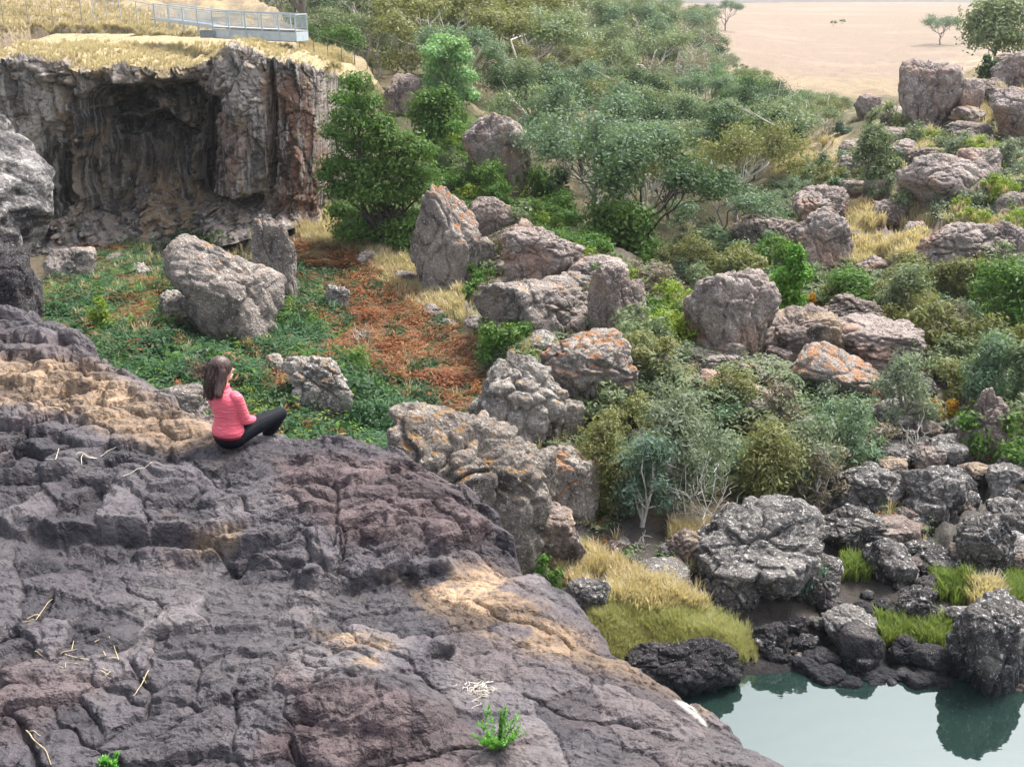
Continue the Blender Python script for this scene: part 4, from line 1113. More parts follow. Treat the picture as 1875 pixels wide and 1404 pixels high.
W2 = []
while len(cand) < 9000:
    a, b = g.uniform(540, 1650), g.uniform(5, 490)
    cand.append((a, b))
ca = np.array(cand)
ca = ca[inpoly(ca[:, 0], ca[:, 1], WP)]
hw = hit(ca[:, 0], ca[:, 1])
acc = []
for (a, b), q in zip(ca, hw):
    if q[1] > 330 or (q[0] < -9 and q[1] < 88 and q[2] > 10.5): continue
    dmin = (4.0 if b > 230 else 5.0) + 0.011 * q[1]
    if all((q[0] - w[0]) ** 2 + (q[1] - w[1]) ** 2 > dmin * dmin for w in acc):
        acc.append(q); W2.append((a, b))
        if len(acc) >= 290: break
kinds = ['gum'] * 8 + ['gum2'] * 5 + ['olive'] * 3 + ['green'] * 3 + ['dark'] * 3 + ['twig'] * 1
for q, (a, b) in zip(acc, W2):
    kd = kinds[int(g.integers(len(kinds)))]
    if b < 140 and kd == 'green': kd = 'gum2'
    if b < 90 and kd == 'olive': kd = 'gum'
    vs = [i for (kk, i) in GUMS if kk == kd]
    pr = GUMS[kd, vs[int(g.integers(len(vs)))]]
    band = 'top rows' if b < 60 else 'back rows' if b < 120 else 'upper middle' if b < 200 else 'lower middle' if b < 290 else 'front rows'
    side = ('behind the lookout tip' if a < 620 else 'behind the straw plateau' if a < 760 else 'behind the pale green tree' if a < 860 else 'above the ridge outcrop' if a < 960 else 'above the small round tree'
            if a < 1080 else 'above the white dead trees' if a < 1200 else 'in the valley bottom' if a < 1320 else 'below the dry field' if a < 1450 else 'beside the lone grey rock')
    sc = g.uniform(.62, 1.35) * (0.95 if b > 250 else 1)
    if b > 215: sc = .62 + (sc - .59) * .42
    if a > 1250:
        fld = np.interp(a, [1250, 1275, 1300, 1340, 1400, 1450, 1500, 1560, 1640], [-200, 10, 70, 100, 128, 148, 158, 162, 150])
        tp = proj(np.array([[q[0], q[1], q[2] + 9.6 * sc]]))[1][0]
        if tp < fld:
            sc *= (b - fld) / max(b - tp, 1)
            if sc < .3: continue
    plant('gum_tree', f"{'small ' if sc < .82 else 'tall ' if sc > 1.1 else ''}{KN[kd]} in the wood's {band} {side}", 'tree', 'trees of the valley wood', pr, (q[0], q[1], q[2] - .1), sc, g.uniform(0, 6.28), sc * g.uniform(.8, 1.05))
# trees behind the lookout platform on the plateau
for a, b, Y, kd, i, s, lab in ((205, 40, 96, 'dark', 0, 1.0, 'dark trunked tree behind the handrail at the far left'), (335, 40, 100, 'twig', 0, 1.1, 'brown half bare tree behind the middle of the lookout'),
        (275, 40, 112, 'dark', 1, 1.1, 'dark tree behind the start of the lookout'), (410, 40, 104, 'twig', 0, 1.0, 'thin brown tree behind the lookout railing'),
        (480, 45, 110, 'gum', 1, 1.1, 'grey gum tree behind the far end of the lookout'), (590, 60, 92, 'green', 0, .75, 'round green tree just right of the lookout tip'),
        (645, 70, 96, 'twig', 0, .6, 'pale twiggy tree right of the round green tree by the lookout'), (540, 40, 118, 'gum2', 1, 1.1, 'blue green gum tree behind the lookout tip'),
        (690, 100, 100, 'gum', 2, .65, 'small grey gum tree at the right end of the straw plateau'), (160, 30, 125, 'gum', 3, 1.2, 'gum tree at the far left behind the fence'),
        (1330, 22, 360, 'gum2', 2, 1.15, 'lone dark tree clump on the dry field above the wood'), (1290, 18, 370, 'dark', 1, .9, 'smaller dark tree beside the lone clump on the dry field'),
        (1728, 30, 330, 'gum2', 1, 1.1, 'single tree near the top right of the dry field'), (1527, 38, 420, 'dark', 0, .28, 'tiny round bush out on the open dry field'),
        (1543, 34, 430, 'dark', 1, .24, 'tiniest round bush out on the open dry field')):
    q = at(a, b, Y)
    z = float(T(q[0], q[1]))
    plant('tree', lab, 'tree', None, GUMS[kd, i], (q[0], q[1], z), s, a * .7)
gp = np.random.default_rng(91)
for i in range(26):
    a, Y = gp.uniform(470, 800), gp.uniform(96, 165)
    q = at(a, 50, Y); kd = ['gum', 'gum2', 'gum', 'twig', 'dark', 'green'][int(gp.integers(6))]
    z = float(T(q[0], q[1]))
    s_ = float(np.clip((15 + (gp.uniform(-.06, .012)) * Y - z) / 9, .45, 1.25))
    plant('gum_tree', f"{'small ' if s_ < .7 else 'tall ' if s_ > .95 else ''}{KN[kd]} behind the {'left end' if a < 580 else 'middle' if a < 690 else 'right end'} of the straw plateau", 'tree', 'trees behind the straw plateau', GUMS[kd, 0], (q[0], q[1], z), s_, a)
# ---- scrub between the boulders
SH = {}
for i, lm_ in enumerate(['gum', 'grey', 'olive', 'green', 'twig', 'gum2', 'lime']):
    g_ = np.random.default_rng(300 + i); C_, Q_ = [], []
    for j in range(14):
        a = g_.uniform(0, 6.283); rr = .75 * math.sqrt(g_.random()); C_.append((rr * math.cos(a), rr * math.sin(a), g_.uniform(.2, 1.15) * (1.2 - .5 * rr))); q = g_.uniform(.24, .42); Q_.append((q, q, q * .75))
    V, F = leaves(C_, Q_, 1500, .17, .06, g_, .7, .3)
    segs = [limb((0, 0, -.2), c_, .022, .006, 4, .1, g_) for c_ in C_]
    TV, TF = tubes(segs, 4)
    SH[lm_] = Proto(mesh_np('crown', V, F, LM[lm_], False), mesh_np('trunk', TV, TF, BARK['grey']), 1.4)
SN = {'gum': 'grey green', 'grey': 'pale grey green', 'olive': 'olive', 'green': 'fresh green', 'twig': 'dry brownish', 'gum2': 'blue green', 'lime': 'yellow green'}
def scrub(poly, n, mats, smin, smax, where, group, seed, dm=1.0):
    g_ = np.random.default_rng(seed); got = []
    xs = [p_[0] for p_ in poly]; ys = [p_[1] for p_ in poly]
    for _ in range(n * 20):
        a, b = g_.uniform(min(xs), max(xs)), g_.uniform(min(ys), max(ys))
        if not inpoly(np.array([a]), np.array([b]), poly)[0]: continue
        q = hit(a, b)[0]
        if any((q[0] - w[0]) ** 2 + (q[1] - w[1]) ** 2 < dm * dm for w in got): continue
        got.append(q); lm_ = mats[int(g_.integers(len(mats)))]; s_ = g_.uniform(smin, smax)
        plant('shrub', '%s %s shrub %s, %s part' % (which(a, b, xs, ys, (s_ - smin) / (smax - smin))[0], SN[lm_], where, which(a, b, xs, ys, 0)[1]), 'shrub', group, SH[lm_], (q[0], q[1], q[2] - .05), s_, g_.uniform(0, 6.28), s_ * g_.uniform(.75, 1.2))
        if len(got) >= n: break
scrub([(1090, 690), (1250, 640), (1330, 740), (1300, 900), (1130, 940), (1080, 850)], 34, ['gum', 'grey', 'blue' if 0 else 'gum2', 'olive', 'grey'], .6, 1.25, 'in thicket by rusty lichen boulder', 'thicket beside the rusty lichen boulder', 21)
scrub([(1300, 740), (1580, 740), (1620, 850), (1480, 930), (1300, 920)], 34, ['gum', 'grey', 'olive', 'gum2', 'twig'], .6, 1.2, 'in thicket above biggest outcrop', 'thicket above the biggest outcrop', 22)
scrub([(1060, 490), (1200, 500), (1260, 640), (1180, 680), (1120, 620)], 20, ['gum', 'green', 'twig', 'lime'], .7, 1.3, 'right of flat topped boulder', 'shrubs on the bank right of the flat topped boulder', 23)
scrub([(1200, 470), (1420, 440), (1420, 560), (1270, 540)], 22, ['gum', 'gum2', 'green', 'olive'], .9, 1.8, 'below the front trees of the wood', 'shrubs below the front trees of the wood', 24)
scrub([(1500, 520), (1875, 500), (1875, 700), (1760, 760), (1680, 640), (1500, 590)], 34, ['green', 'gum', 'gum2', 'olive', 'gum'], .9, 1.9, 'right of the creek boulders', 'leafy shrubs right of the creek boulders', 25)
scrub([(1420, 350), (1600, 270), (1680, 250), (1640, 380), (1540, 420), (1450, 400)], 24, ['gum', 'grey', 'olive', 'gum2'], .7, 1.5, 'left of small bare trunk tree', 'shrubs on the right hill slope', 26)
scrub([(1660, 270), (1875, 270), (1875, 460), (1690, 390)], 24, ['grey', 'gum', 'grey', 'lime'], .7, 1.5, 'between the rocks of the right hill', 'shrubs between the rocks of the right hill', 27)
scrub([(800, 260), (860, 230), (1000, 380), (1090, 480), (1000, 470), (850, 380)], 34, ['green', 'lime', 'gum', 'green'], .7, 1.5, 'on the green ridge', 'shrubs on the green ridge', 28)
scrub([(1780, 640), (1875, 640), (1875, 900), (1800, 840)], 14, ['gum', 'gum2', 'green'], .8, 1.5, 'near the spire boulder', 'shrubs near the spire boulder', 29)
# ---- shrubs and trees with their own outline
def shrub(name, label, cat, cx, by, w, h, lm, shape='dome', dens=0.24, lsz=9.0, asp=0.4, bark='grey', group=None, Y=None, n=14, loose=0.0, blobs=None, stem=True, seed=None, droop=0.0):
    g = np.random.default_rng(seed or int(cx * 13 + by))
    b = hit(cx, by)[0] if Y is None else at(cx, by, Y)
    f = b[1] * CP - (b[2] - CAMZ) * SP
    s = f / FPX
    w_, h_ = w * s, h * s / 0.96
    C, Q = [], []
    if blobs:
        for (px, py, r) in blobs:
            c = at(px, py, b[1] + g.uniform(-.35, .35) * w_ * .5) - b
            C.append(c); Q.append((r * s * .98, r * s * .98, r * s * .55))
    else:
        for i in range(n):
            a = g.uniform(0, 6.283); t = (i + .5) / n
            if shape == 'dome':
                rr = math.sqrt(g.random()) * .42 * w_; z = h_ * (.2 + .68 * t) ; rr *= math.sqrt(max(0.12, 1 - (max(0, z / h_ - .35) / .62) ** 2))
                q = w_ * g.uniform(.19, .29); qz = min(q * .8, h_ * .24)
            elif shape == 'column':
                z = h_ * (.1 + .84 * t); rr = math.sqrt(g.random()) * .27 * w_ * (1 if t < .7 else .5); q = w_ * g.uniform(.2, .3) * (1 if t < .75 else .7); qz = q * .9
            else:  # mound
                rr = math.sqrt(g.random()) * .44 * w_; z = h_ * (.1 + .75 * g.random()) * (1 - .5 * (rr / (.42 * w_)) ** 2); q = w_ * g.uniform(.15, .24); qz = min(q, h_ * .3)
            C.append((rr * math.cos(a), rr * math.sin(a) * .8, z)); Q.append((q, q, qz))
    t = empty(name, b); tag(t, label, cat, group)
    nl = int(min(34000, max(500, 1.5 * dens * w * h)))
    L = lsz * s
    V, F = leaves(C, Q, nl, L, L * asp, g, 0.6 + loose, droop)
    if stem:
        segs = [limb((0, 0, -.3), (g.normal() * .05 * w_, 0, h_ * .3), .022 * h_ + .02, .014 * h_ + .01, 4, .05, g)]
        for c in C[::1]:
            segs.append(limb(segs[0][0][int(g.integers(1, 4))], c, .009 * h_ + .008, .003 * h_ + .003, 4, .08, g))
        TV, TF = tubes(segs, 5)
        obj('trunk', mesh_np('trunk', TV, TF, BARK[bark]), t)
    obj('crown', mesh_np('crown', V, F, LM[lm], False), t)
    return t
shrub('wattle_tree', 'big dense dark green wattle tree growing against the right end of the cliff', 'tree', 705, 470, 250, 350, 'wattle', dens=.3, lsz=9, asp=.42, Y=57, bark='dark', blobs=[
 (650, 150, 34), (630, 180, 32), (668, 185, 36), (640, 215, 42), (690, 225, 38), (612, 240, 30), (655, 260, 48), (705, 255, 44), (740, 260, 40), (770, 275, 34), (615, 300, 34), (660, 310, 50), (715, 300, 48),
 (765, 315, 42), (625, 345, 40), (680, 350, 50), (735, 350, 46), (780, 350, 32), (650, 390, 44), (705, 395, 50), (755, 395, 46), (795, 405, 32), (700, 430, 40), (745, 440, 44), (790, 435, 36), (760, 462, 30), (640, 420, 40), (680, 455, 36), (720, 465, 34), (740, 415, 40), (665, 420, 40), (620, 385, 28), (805, 415, 24), (596, 320, 20)])
shrub('willow_tree', 'tall pale green poplar like tree above the wattle tree', 'tree', 825, 208, 118, 160, 'mint', 'dome', .34, 8, .4, 'grey', Y=82, blobs=[
 (810, 75, 26), (835, 80, 24), (795, 95, 28), (822, 100, 34), (848, 105, 22), (800, 125, 32), (832, 135, 34), (855, 140, 24), (790, 150, 22), (815, 165, 32), (845, 170, 30), (865, 178, 18), (830, 195, 24)])
shrub('tree', 'bright green tree between the wattle tree and the pale green tree', 'tree', 797, 275, 104, 112, 'green', 'dome', .3, 9, .45, 'dark', Y=70, n=16)
shrub('tree', 'small dark round tree on the far side of the green ridge', 'tree', 1010, 392, 78, 84, 'dark', 'dome', .3, 9, .45, 'dark', Y=66)
shrub('tree', 'dense bright green wattle dome below the bare white limbed trees', 'tree', 1136, 488, 170, 118, 'wattle', 'dome', .24, 10, .45, 'dark', Y=57, n=22)
shrub('tree', 'lower green wattle bush hanging under the dense wattle dome', 'tree', 1170, 520, 90, 60, 'wattle', 'mound', .24, 10, .45, 'dark', Y=54)
shrub('tree', 'narrow upright vivid green tree between two boulders', 'tree', 1442, 618, 84, 172, 'bright', 'column', .32, 9, .5, 'grey', n=18)
shrub('shrub', 'lime green spreading shrub left of the square shouldered boulder', 'shrub', 1240, 632, 145, 78, 'lime', 'mound', .28, 9, .45, n=18)
shrub('shrub', 'dark green shrub hanging down left of the flat topped boulder', 'shrub', 922, 650, 104, 96, 'green', 'mound', .3, 9, .45, n=16)
shrub('shrub', 'lower dark green shrub under the overhang of the flat topped boulder', 'shrub', 965, 690, 60, 60, 'green', 'mound', .3, 9, .45)
shrub('shrub', 'small round green bush above the left of the flat topped boulder', 'shrub', 862, 556, 46, 44, 'wattle', 'dome', .35, 8, .45)
shrub('shrub', 'grey green scrub right of the flat topped boulder', 'shrub', 1112, 618, 90, 70, 'grey', 'mound', .2, 9, .35, loose=.1)
shrub('shrub', 'dry brown scrub on top of the rock right of the flat topped boulder', 'shrub', 1110, 555, 90, 50, 'twig', 'mound', .2, 8, .3)
shrub('shrub', 'bushy olive green broom bush beside the massive pale boulder', 'shrub', 1103, 935, 140, 185, 'olive', 'column', .34, 9, .25, n=20)
shrub('gum_sapling', 'blue green young gum with drooping leaves right of the olive bush', 'shrub', 1175, 965, 120, 190, 'blue', 'dome', .16, 11, .28, 'white', n=16, loose=.2, droop=.6)
shrub('gum_sapling', 'tall loose grey green gum sapling in front of the rusty lichen boulder', 'shrub', 1240, 930, 170, 230, 'grey', 'dome', .15, 11, .28, 'white', n=18, loose=.2, droop=.6)
shrub('gum_sapling', 'wide yellowish green gum shrub in the middle of the creek scrub', 'shrub', 1385, 925, 170, 160, 'olive', 'dome', .18, 11, .28, 'white', n=18, loose=.2, droop=.5)
shrub('gum_sapling', 'grey gum shrub above the biggest outcrop', 'shrub', 1465, 905, 130, 150, 'grey', 'dome', .14, 11, .28, 'grey', n=14, loose=.2, droop=.5)
shrub('gum_sapling', 'blue green gum shrub right of the low pinkish boulder', 'shrub', 1530, 860, 140, 140, 'gum2', 'dome', .16, 11, .28, 'grey', n=14, loose=.2, droop=.5)
shrub('gum_sapling', 'brownish thin scrub beside the broad dark boulder', 'shrub', 1500, 935, 90, 120, 'twig', 'dome', .12, 9, .25, 'white', n=12, loose=.2)
shrub('gum_sapling', 'thin leaning grey tree in the shaded creek', 'tree', 1648, 800, 130, 165, 'grey', 'dome', .12, 10, .28, 'grey', n=14, loose=.2, droop=.5)
shrub('shrub', 'orange golden dry bush right of the leaning grey tree', 'shrub', 1720, 765, 64, 50, 'gold', 'mound', .22, 8, .4, seed=4)
shrub('shrub', 'small golden leaved sapling beside the narrow bright green tree', 'shrub', 1482, 572, 24, 36, 'gold', 'dome', .4, 7, .4)
shrub('tree', 'rounded green tree above the pointed brown boulder', 'tree', 1548, 580, 110, 84, 'green', 'dome', .26, 9, .4)
shrub('tree', 'upright olive green gum right of the pointed brown boulder', 'tree', 1648, 600, 96, 118, 'gum', 'dome', .28, 9, .35, n=16)
shrub('tree', 'yellow olive rounded gum under the broad pale rock sheet', 'tree', 1738, 568, 92, 100, 'olive', 'dome', .28, 9, .35, n=16)
shrub('tree', 'dusky thin tree in the shade right of the long flat boulder', 'tree', 1720, 650, 120, 100, 'twig', 'dome', .12, 9, .25, 'dark', loose=.1)
shrub('tree', 'large green tree at the right edge above the creek', 'tree', 1835, 640, 140, 165, 'green', 'dome', .24, 10, .4, n=22)
shrub('tree', 'blue green gum at the right edge left of the spire boulder', 'tree', 1800, 765, 120, 165, 'gum2', 'dome', .22, 10, .32, 'white', n=20)
shrub('tree', 'grey green gum cut by the right edge beside the spire boulder', 'tree', 1868, 790, 90, 220, 'gum', 'column', .22, 10, .32, 'white', n=20)
shrub('tree', 'bright green bushy tree at the right edge under the broad pale rock sheet', 'tree', 1790, 560, 90, 80, 'green', 'dome', .26, 9, .4)
shrub('tree', 'small dark tree with a bare trunk on the right hill slope', 'tree', 1598, 355, 78, 125, 'gum', 'dome', .34, 8, .4, 'dark', n=16)
shrub('tree', 'big rounded olive gum at the top right of the hill', 'tree', 1822, 104, 135, 104, 'gum', 'dome', .34, 8, .4, 'grey', Y=103, n=26)
shrub('shrub', 'deep green bush on the hill beside the upper grey rock', 'shrub', 1808, 152, 44, 50, 'dark', 'dome', .4, 7, .45)
shrub('shrub', 'blue grey bush on the hill next to the deep green bush', 'shrub', 1840, 146, 46, 46, 'blue', 'mound', .4, 7, .45)
shrub('shrub', 'blue grey bush at the end of the straw strip below the wood', 'shrub', 1542, 248, 38, 32, 'blue', 'mound', .4, 7, .45)
shrub('shrub', 'flat blue grey bush lying on the straw strip', 'shrub', 1482, 304, 48, 22, 'blue', 'mound', .4, 7, .45)
shrub('shrub', 'blue green bush growing against the biggest outcrop', 'shrub', 1474, 1095, 68, 84, 'blue', 'dome', .25, 9, .35, n=10, loose=.1)
shrub('shrub', 'dark olive bush under the end of the dark ledge', 'shrub', 1000, 1085, 70, 84, 'green', 'mound', .28, 9, .25)
shrub('shrub', 'rusty red low bush on the dry slope', 'shrub', 1594, 388, 44, 26, 'rust', 'mound', .4, 7, .4)
shrub('shrub', 'grey green bush right of the rusty red bush', 'shrub', 1645, 400, 50, 50, 'gum', 'dome', .3, 8, .4)
shrub('shrub', 'dark bush left of the small bare trunk tree', 'shrub', 1530, 362, 44, 36, 'gum2', 'dome', .3, 8, .4)
shrub('shrub', 'grey scrub below the sloping brown rock', 'shrub', 1770, 395, 120, 46, 'grey', 'mound', .22, 8, .35, Y=58)
shrub('shrub', 'grey green scrub at the right edge of the hill', 'shrub', 1845, 325, 80, 70, 'grey', 'mound', .24, 8, .35)
shrub('shrub', 'yellow green bushes under the largest tor', 'shrub', 1690, 262, 70, 34, 'lime', 'mound', .26, 7, .4)
shrub('shrub', 'green bush at the foot of the narrow block on the hill', 'shrub', 1765, 222, 46, 34, 'lime', 'mound', .3, 7, .4)
shrub('shrub', 'leafy bush left of the largest tor', 'shrub', 1615, 235, 60, 50, 'gum', 'mound', .3, 7, .4)
shrub('shrub', 'bushy green shrub under the rounded green tree', 'shrub', 1400, 540, 110, 70, 'gum', 'mound', .24, 9, .4)
shrub('shrub', 'yellow tipped bush on the ridge left of the wattle dome', 'shrub', 1062, 475, 56, 34, 'lime', 'mound', .3, 8, .4)
shrub('shrub', 'grey scrub in front of the tilted tan topped boulder', 'shrub', 1490, 765, 120, 70, 'grey', 'mound', .16, 9, .3, loose=.1)
shrub('shrub', 'dark green scrub right of the rusty lichen boulder', 'shrub', 1150, 765, 90, 40, 'green', 'mound', .22, 9, .35)
shrub('shrub', 'olive scrub between the low broad rock and the pinkish boulder', 'shrub', 1330, 730, 110, 66, 'olive', 'mound', .18, 9, .3, loose=.1)
shrub('shrub', 'green scrub left of the low pinkish boulder', 'shrub', 1440, 740, 100, 54, 'green', 'mound', .2, 9, .35)
shrub('shrub', 'lower hanging fronds of the green scrub near the pale rock', 'shrub', 690, 800, 100, 84, 'fern', 'mound', .28, 9, .35)
shrub('shrub', 'dark green bush upper left of the pale lichen rock', 'shrub', 640, 690, 100, 66, 'wattle', 'mound', .3, 9, .35)
shrub('shrub', 'bright yellow green fern bush in the middle of the ferns', 'shrub', 190, 620, 50, 80, 'lime', 'mound', .26, 9, .4)
# bare, pale limbed dead trees
def bare(label, cx, by, w, h, Y=None, n=9, bark='white', seed=1, th=1.0):
    g = np.random.default_rng(seed)
    b = hit(cx, by)[0] if Y is None else at(cx, by, Y)
    s = (b[1] * CP - (b[2] - CAMZ) * SP) / FPX
    t = empty('dead_tree', b); tag(t, label, 'tree')
    segs = []
    for i in range(n):
        a = g.uniform(-1, 1)
        e = np.array([a * w * .5 * s, g.uniform(-.3, .3) * w * s, h * s * g.uniform(.6, 1.0) * (1 - .25 * abs(a))])
        m = limb((g.normal() * .1, 0, -.2), e, th * .9 * s * 1.6, th * .35 * s, 7, .09, g); segs.append(m)
        for j in range(4):
            st = m[0][int(g.integers(2, 6))]
            d = g.normal(size=3); d[2] = abs(d[2]); d /= np.linalg.norm(d)
            l2 = limb(st, st + d * h * s * g.uniform(.15, .4), th * .5 * s, th * .2 * s, 5, .1, g); segs.append(l2)
    V, F = tubes(segs, 5)
    obj('branches', mesh_np('branches', V, F, BARK[bark]), t)
bare('bare white limbed dead tree above the dense wattle dome', 1100, 385, 90, 120, 63, 6, seed=3, th=1.6)
bare('second bare white dead tree right above the dense wattle dome', 1195, 375, 90, 110, 64, 6, seed=5, th=1.6)
bare('bare grey twiggy dead shrub left of the biggest outcrop', 1280, 985, 110, 190, None, 9, seed=7, th=1.1)
bare('thin bare sapling on top of the long flat boulder', 1572, 660, 40, 60, 46.5, 6, seed=9)
bare('thin pale bare tree behind the pointed brown boulder', 1545, 580, 44, 72, None, 5, seed=10)
bare('bare leaning branches left of the brown domed boulder', 1408, 690, 50, 70, None, 4, seed=11)
bare('bare grey tree in front of the dark flat creek boulder', 1668, 825, 90, 90, None, 6, seed=12, th=1.4)
bare('dead curved pale tree beside the dark square rock', 1292, 470, 44, 80, 62, 5, seed=13, th=1.6)
bare('small white dead twig bush in the red bracken', 672, 640, 60, 56, None, 10, seed=14, th=.9)
bare('bare stem of the blue green young gum', 1172, 1005, 20, 50, None, 2, seed=15, th=1.6)
# ---- ground cover that nobody could count
def fern_proto(seed, nf=9, L=.6, arch=.95, w=.12, leaflets=7):
    g = np.random.default_rng(seed); V, F = [], []
    for i in range(nf):
        a = i * 6.283 / nf + g.uniform(-.3, .3); l = L * g.uniform(.7, 1.15)
        dr = np.array([math.cos(a), math.sin(a), 0]); sd_ = np.array([-math.sin(a), math.cos(a), 0])
        for j in range(leaflets):
            t = (j + 1) / leaflets
            p = dr * l * t + np.array([0, 0, l * (1.3 * arch * t - 1.25 * arch * t * t + .25 * t)])
            ww = w * (1.15 - t) * g.uniform(.8, 1.2); ln = l / leaflets * .62
            for sgn in (-1, 1):
                tip = p + sd_ * sgn * ww + dr * ln * .7 + np.array([0, 0, -.25 * ww + g.normal() * .012])
                k_ = len(V); V += [p - dr * ln * .5, p + dr * ln * .5, tip]; F.append((k_, k_ + 1, k_ + 2))
    return np.array(V), np.array(F)
def tuft_proto(seed, nb=12, L=.4, sp=.5, w=.012):
    g = np.random.default_rng(seed); V, F = [], []
    for i in range(nb):
        a = g.uniform(0, 6.283); l = L * g.uniform(.5, 1.2); s_ = sp * g.random()
        dr = np.array([math.cos(a), math.sin(a), 0]); sd_ = np.array([-math.sin(a), math.cos(a), 0]) * w
        r0 = dr * .05 * g.random(); m = r0 + dr * s_ * l * .4 + np.array([0, 0, l * .6]); e = r0 + dr * s_ * l + np.array([0, 0, l * .85])
        k_ = len(V); V += [r0 - sd_, r0 + sd_, m + sd_ * .8, m - sd_ * .8, e]
        F += [(k_, k_ + 1, k_ + 2), (k_, k_ + 2, k_ + 3), (k_ + 3, k_ + 2, k_ + 4)]
    return np.array(V), np.array(F)
def cover(name, polys, n, protos_, lm, smin, smax, seed, avoid=None, surf=None, noise=None, label=None):
    g = np.random.default_rng(seed)
    pts = []
    tot = sum(w for _, w in polys)
    for poly, w in polys:
        xs = [p[0] for p in poly]; ys = [p[1] for p in poly]
        m = int(n * w / tot)
        A = np.stack([g.uniform(min(xs), max(xs), m * 8), g.uniform(min(ys), max(ys), m * 8)], 1)
        sdv = sdpoly(A[:, 0], A[:, 1], poly)
        A = A[sdv + g.normal(size=len(A)) * 8 < 0]
        if noise is not None:
            nz = fbm2(A[:, 0] / noise, A[:, 1] / (noise * .6), 3, seed)
            A = A[nz > g.uniform(-.45, .25, len(A))]
        pts.append(A[:m])
    A = np.concatenate(pts)
    Pp = hit(A[:, 0], A[:, 1]) if surf is None else surf(A)
    N = len(Pp)
    VV, FF, base = [], [], 0
    ch = g.integers(len(protos_), size=N)
    for c in range(len(protos_)):
        Q = Pp[ch == c]
        if not len(Q): continue
        V, F = protos_[c]
        th = g.uniform(0, 6.283, len(Q)); sc = g.uniform(smin, smax, len(Q))
        co, si = np.cos(th) * sc, np.sin(th) * sc
        X = V[None, :, 0] * co[:, None] - V[None, :, 1] * si[:, None] + Q[:, 0:1]
        Yy = V[None, :, 0] * si[:, None] + V[None, :, 1] * co[:, None] + Q[:, 1:2]
        Z = V[None, :, 2] * sc[:, None] + Q[:, 2:3]
        VV.append(np.stack([X, Yy, Z], -1).reshape(-1, 3))
        FF.append((F[None] + (np.arange(len(Q)) * len(V))[:, None, None] + base).reshape(-1, 3))
        base += len(Q) * len(V)
    o = obj(name, mesh_np(name, np.concatenate(VV), np.concatenate(FF), LM[lm], False))
    return tag(o, label, kind='stuff')
ferns = [fern_proto(i) for i in range(3)]
tufts = [tuft_proto(i) for i in range(3)]
FG = [([(90, 540), (170, 470), (300, 440), (400, 430), (330, 520), (310, 600), (400, 620), (470, 650), (560, 760), (740, 830), (640, 850), (450, 830), (300, 760), (130, 660)], 10),
      ([(505, 440), (560, 520), (600, 560), (650, 620), (600, 690), (490, 650), (500, 560)], 3),
      ([(600, 660), (720, 720), (740, 800), (640, 780)], 2), ([(300, 430), (420, 390), (460, 430), (330, 460)], 1.2)]
cover('green_ferns', FG, 1500, ferns, 'fern', .9, 1.7, 1, noise=90, label='green fern cover in the hollow below the cliff')
cover('dead_bracken', [([(540, 450), (640, 470), (760, 560), (880, 650), (880, 740), (830, 780), (740, 740), (620, 660), (530, 530)], 10), ([(200, 440), (300, 520), (250, 660), (100, 620), (90, 520)], 1), ([(480, 640), (620, 640), (560, 720)], .8)], 2400, ferns, 'bracken', .8, 1.5, 2, noise=60, label='red brown dead bracken on the slope')
cover('green_bracken', [([(540, 450), (640, 470), (760, 560), (880, 650), (880, 760), (830, 800), (740, 760), (620, 660), (530, 530)], 10)], 1300, ferns, 'fern', .7, 1.4, 3, noise=45, label='green fern patches among the dead bracken')
cover('ridge_scrub', [([(800, 270), (850, 220), (900, 330), (1000, 390), (1080, 470), (980, 460), (880, 400), (820, 350)], 10)], 700, ferns, 'green', 1.2, 2.6, 4, noise=50, label='low green scrub on the ridge right of the wattle tree')
cover('ridge_scrub', [([(800, 270), (850, 220), (900, 330), (1000, 390), (1080, 470), (980, 460), (880, 400), (820, 350)], 10)], 350, ferns, 'lime', 1.0, 2.2, 14, noise=40, label='yellow green tips in the scrub on the ridge')
cover('straw_grass', [([(540, 385), (600, 385), (760, 490), (850, 530), (850, 600), (740, 560), (640, 460), (550, 450)], 6), ([(1020, 440), (1150, 520), (1180, 620), (1100, 560)], 1.5)], 2600, tufts, 'straw', .9, 1.9, 5, label='dry straw grass under the wattle tree')
cover('pool_grass', [([(1075, 1130), (1150, 1090), (1280, 1110), (1370, 1170), (1385, 1200), (1320, 1215), (1120, 1205)], 10)], 7600, tufts, 'poolgrass', .42, .9, 6, label='yellow green grass bank beside the pool')
cover('dry_pool_grass', [([(1000, 990), (1060, 1010), (1150, 1050), (1300, 1100), (1290, 1130), (1130, 1110), (1070, 1080), (1010, 1040)], 10), ([(1220, 965), (1300, 960), (1290, 1000), (1240, 1000)], 1.3)], 2400, tufts, 'straw', .7, 1.4, 7, noise=50, label='pale dry grass above the pool')
cover('creek_grass', [([(1700, 1050), (1900, 1060), (1900, 1115), (1780, 1110), (1720, 1090)], 10), ([(1540, 1030), (1590, 1040), (1590, 1065), (1550, 1060)], 1), ([(1600, 1140), (1740, 1150), (1740, 1185), (1620, 1190)], 2)], 3000, tufts, 'reed', .8, 1.5, 8, label='fresh green grass along the creek')
cover('creek_straw', [([(1770, 1085), (1830, 1085), (1830, 1120), (1775, 1118)], 10)], 300, tufts, 'straw', 1.0, 1.9, 9, label='pale straw clump in the green creek grass')
cover('slope_grass', [([(1540, 380), (1700, 400), (1680, 500), (1560, 500)], 5), ([(1620, 290), (1875, 110), (1900, 480), (1700, 400)], 5), ([(1410, 290), (1560, 250), (1560, 280), (1430, 330)], 2)], 4200, tufts, 'straw', 1.2, 2.6, 10, noise=60, label='dry straw grass on the right hill slope')
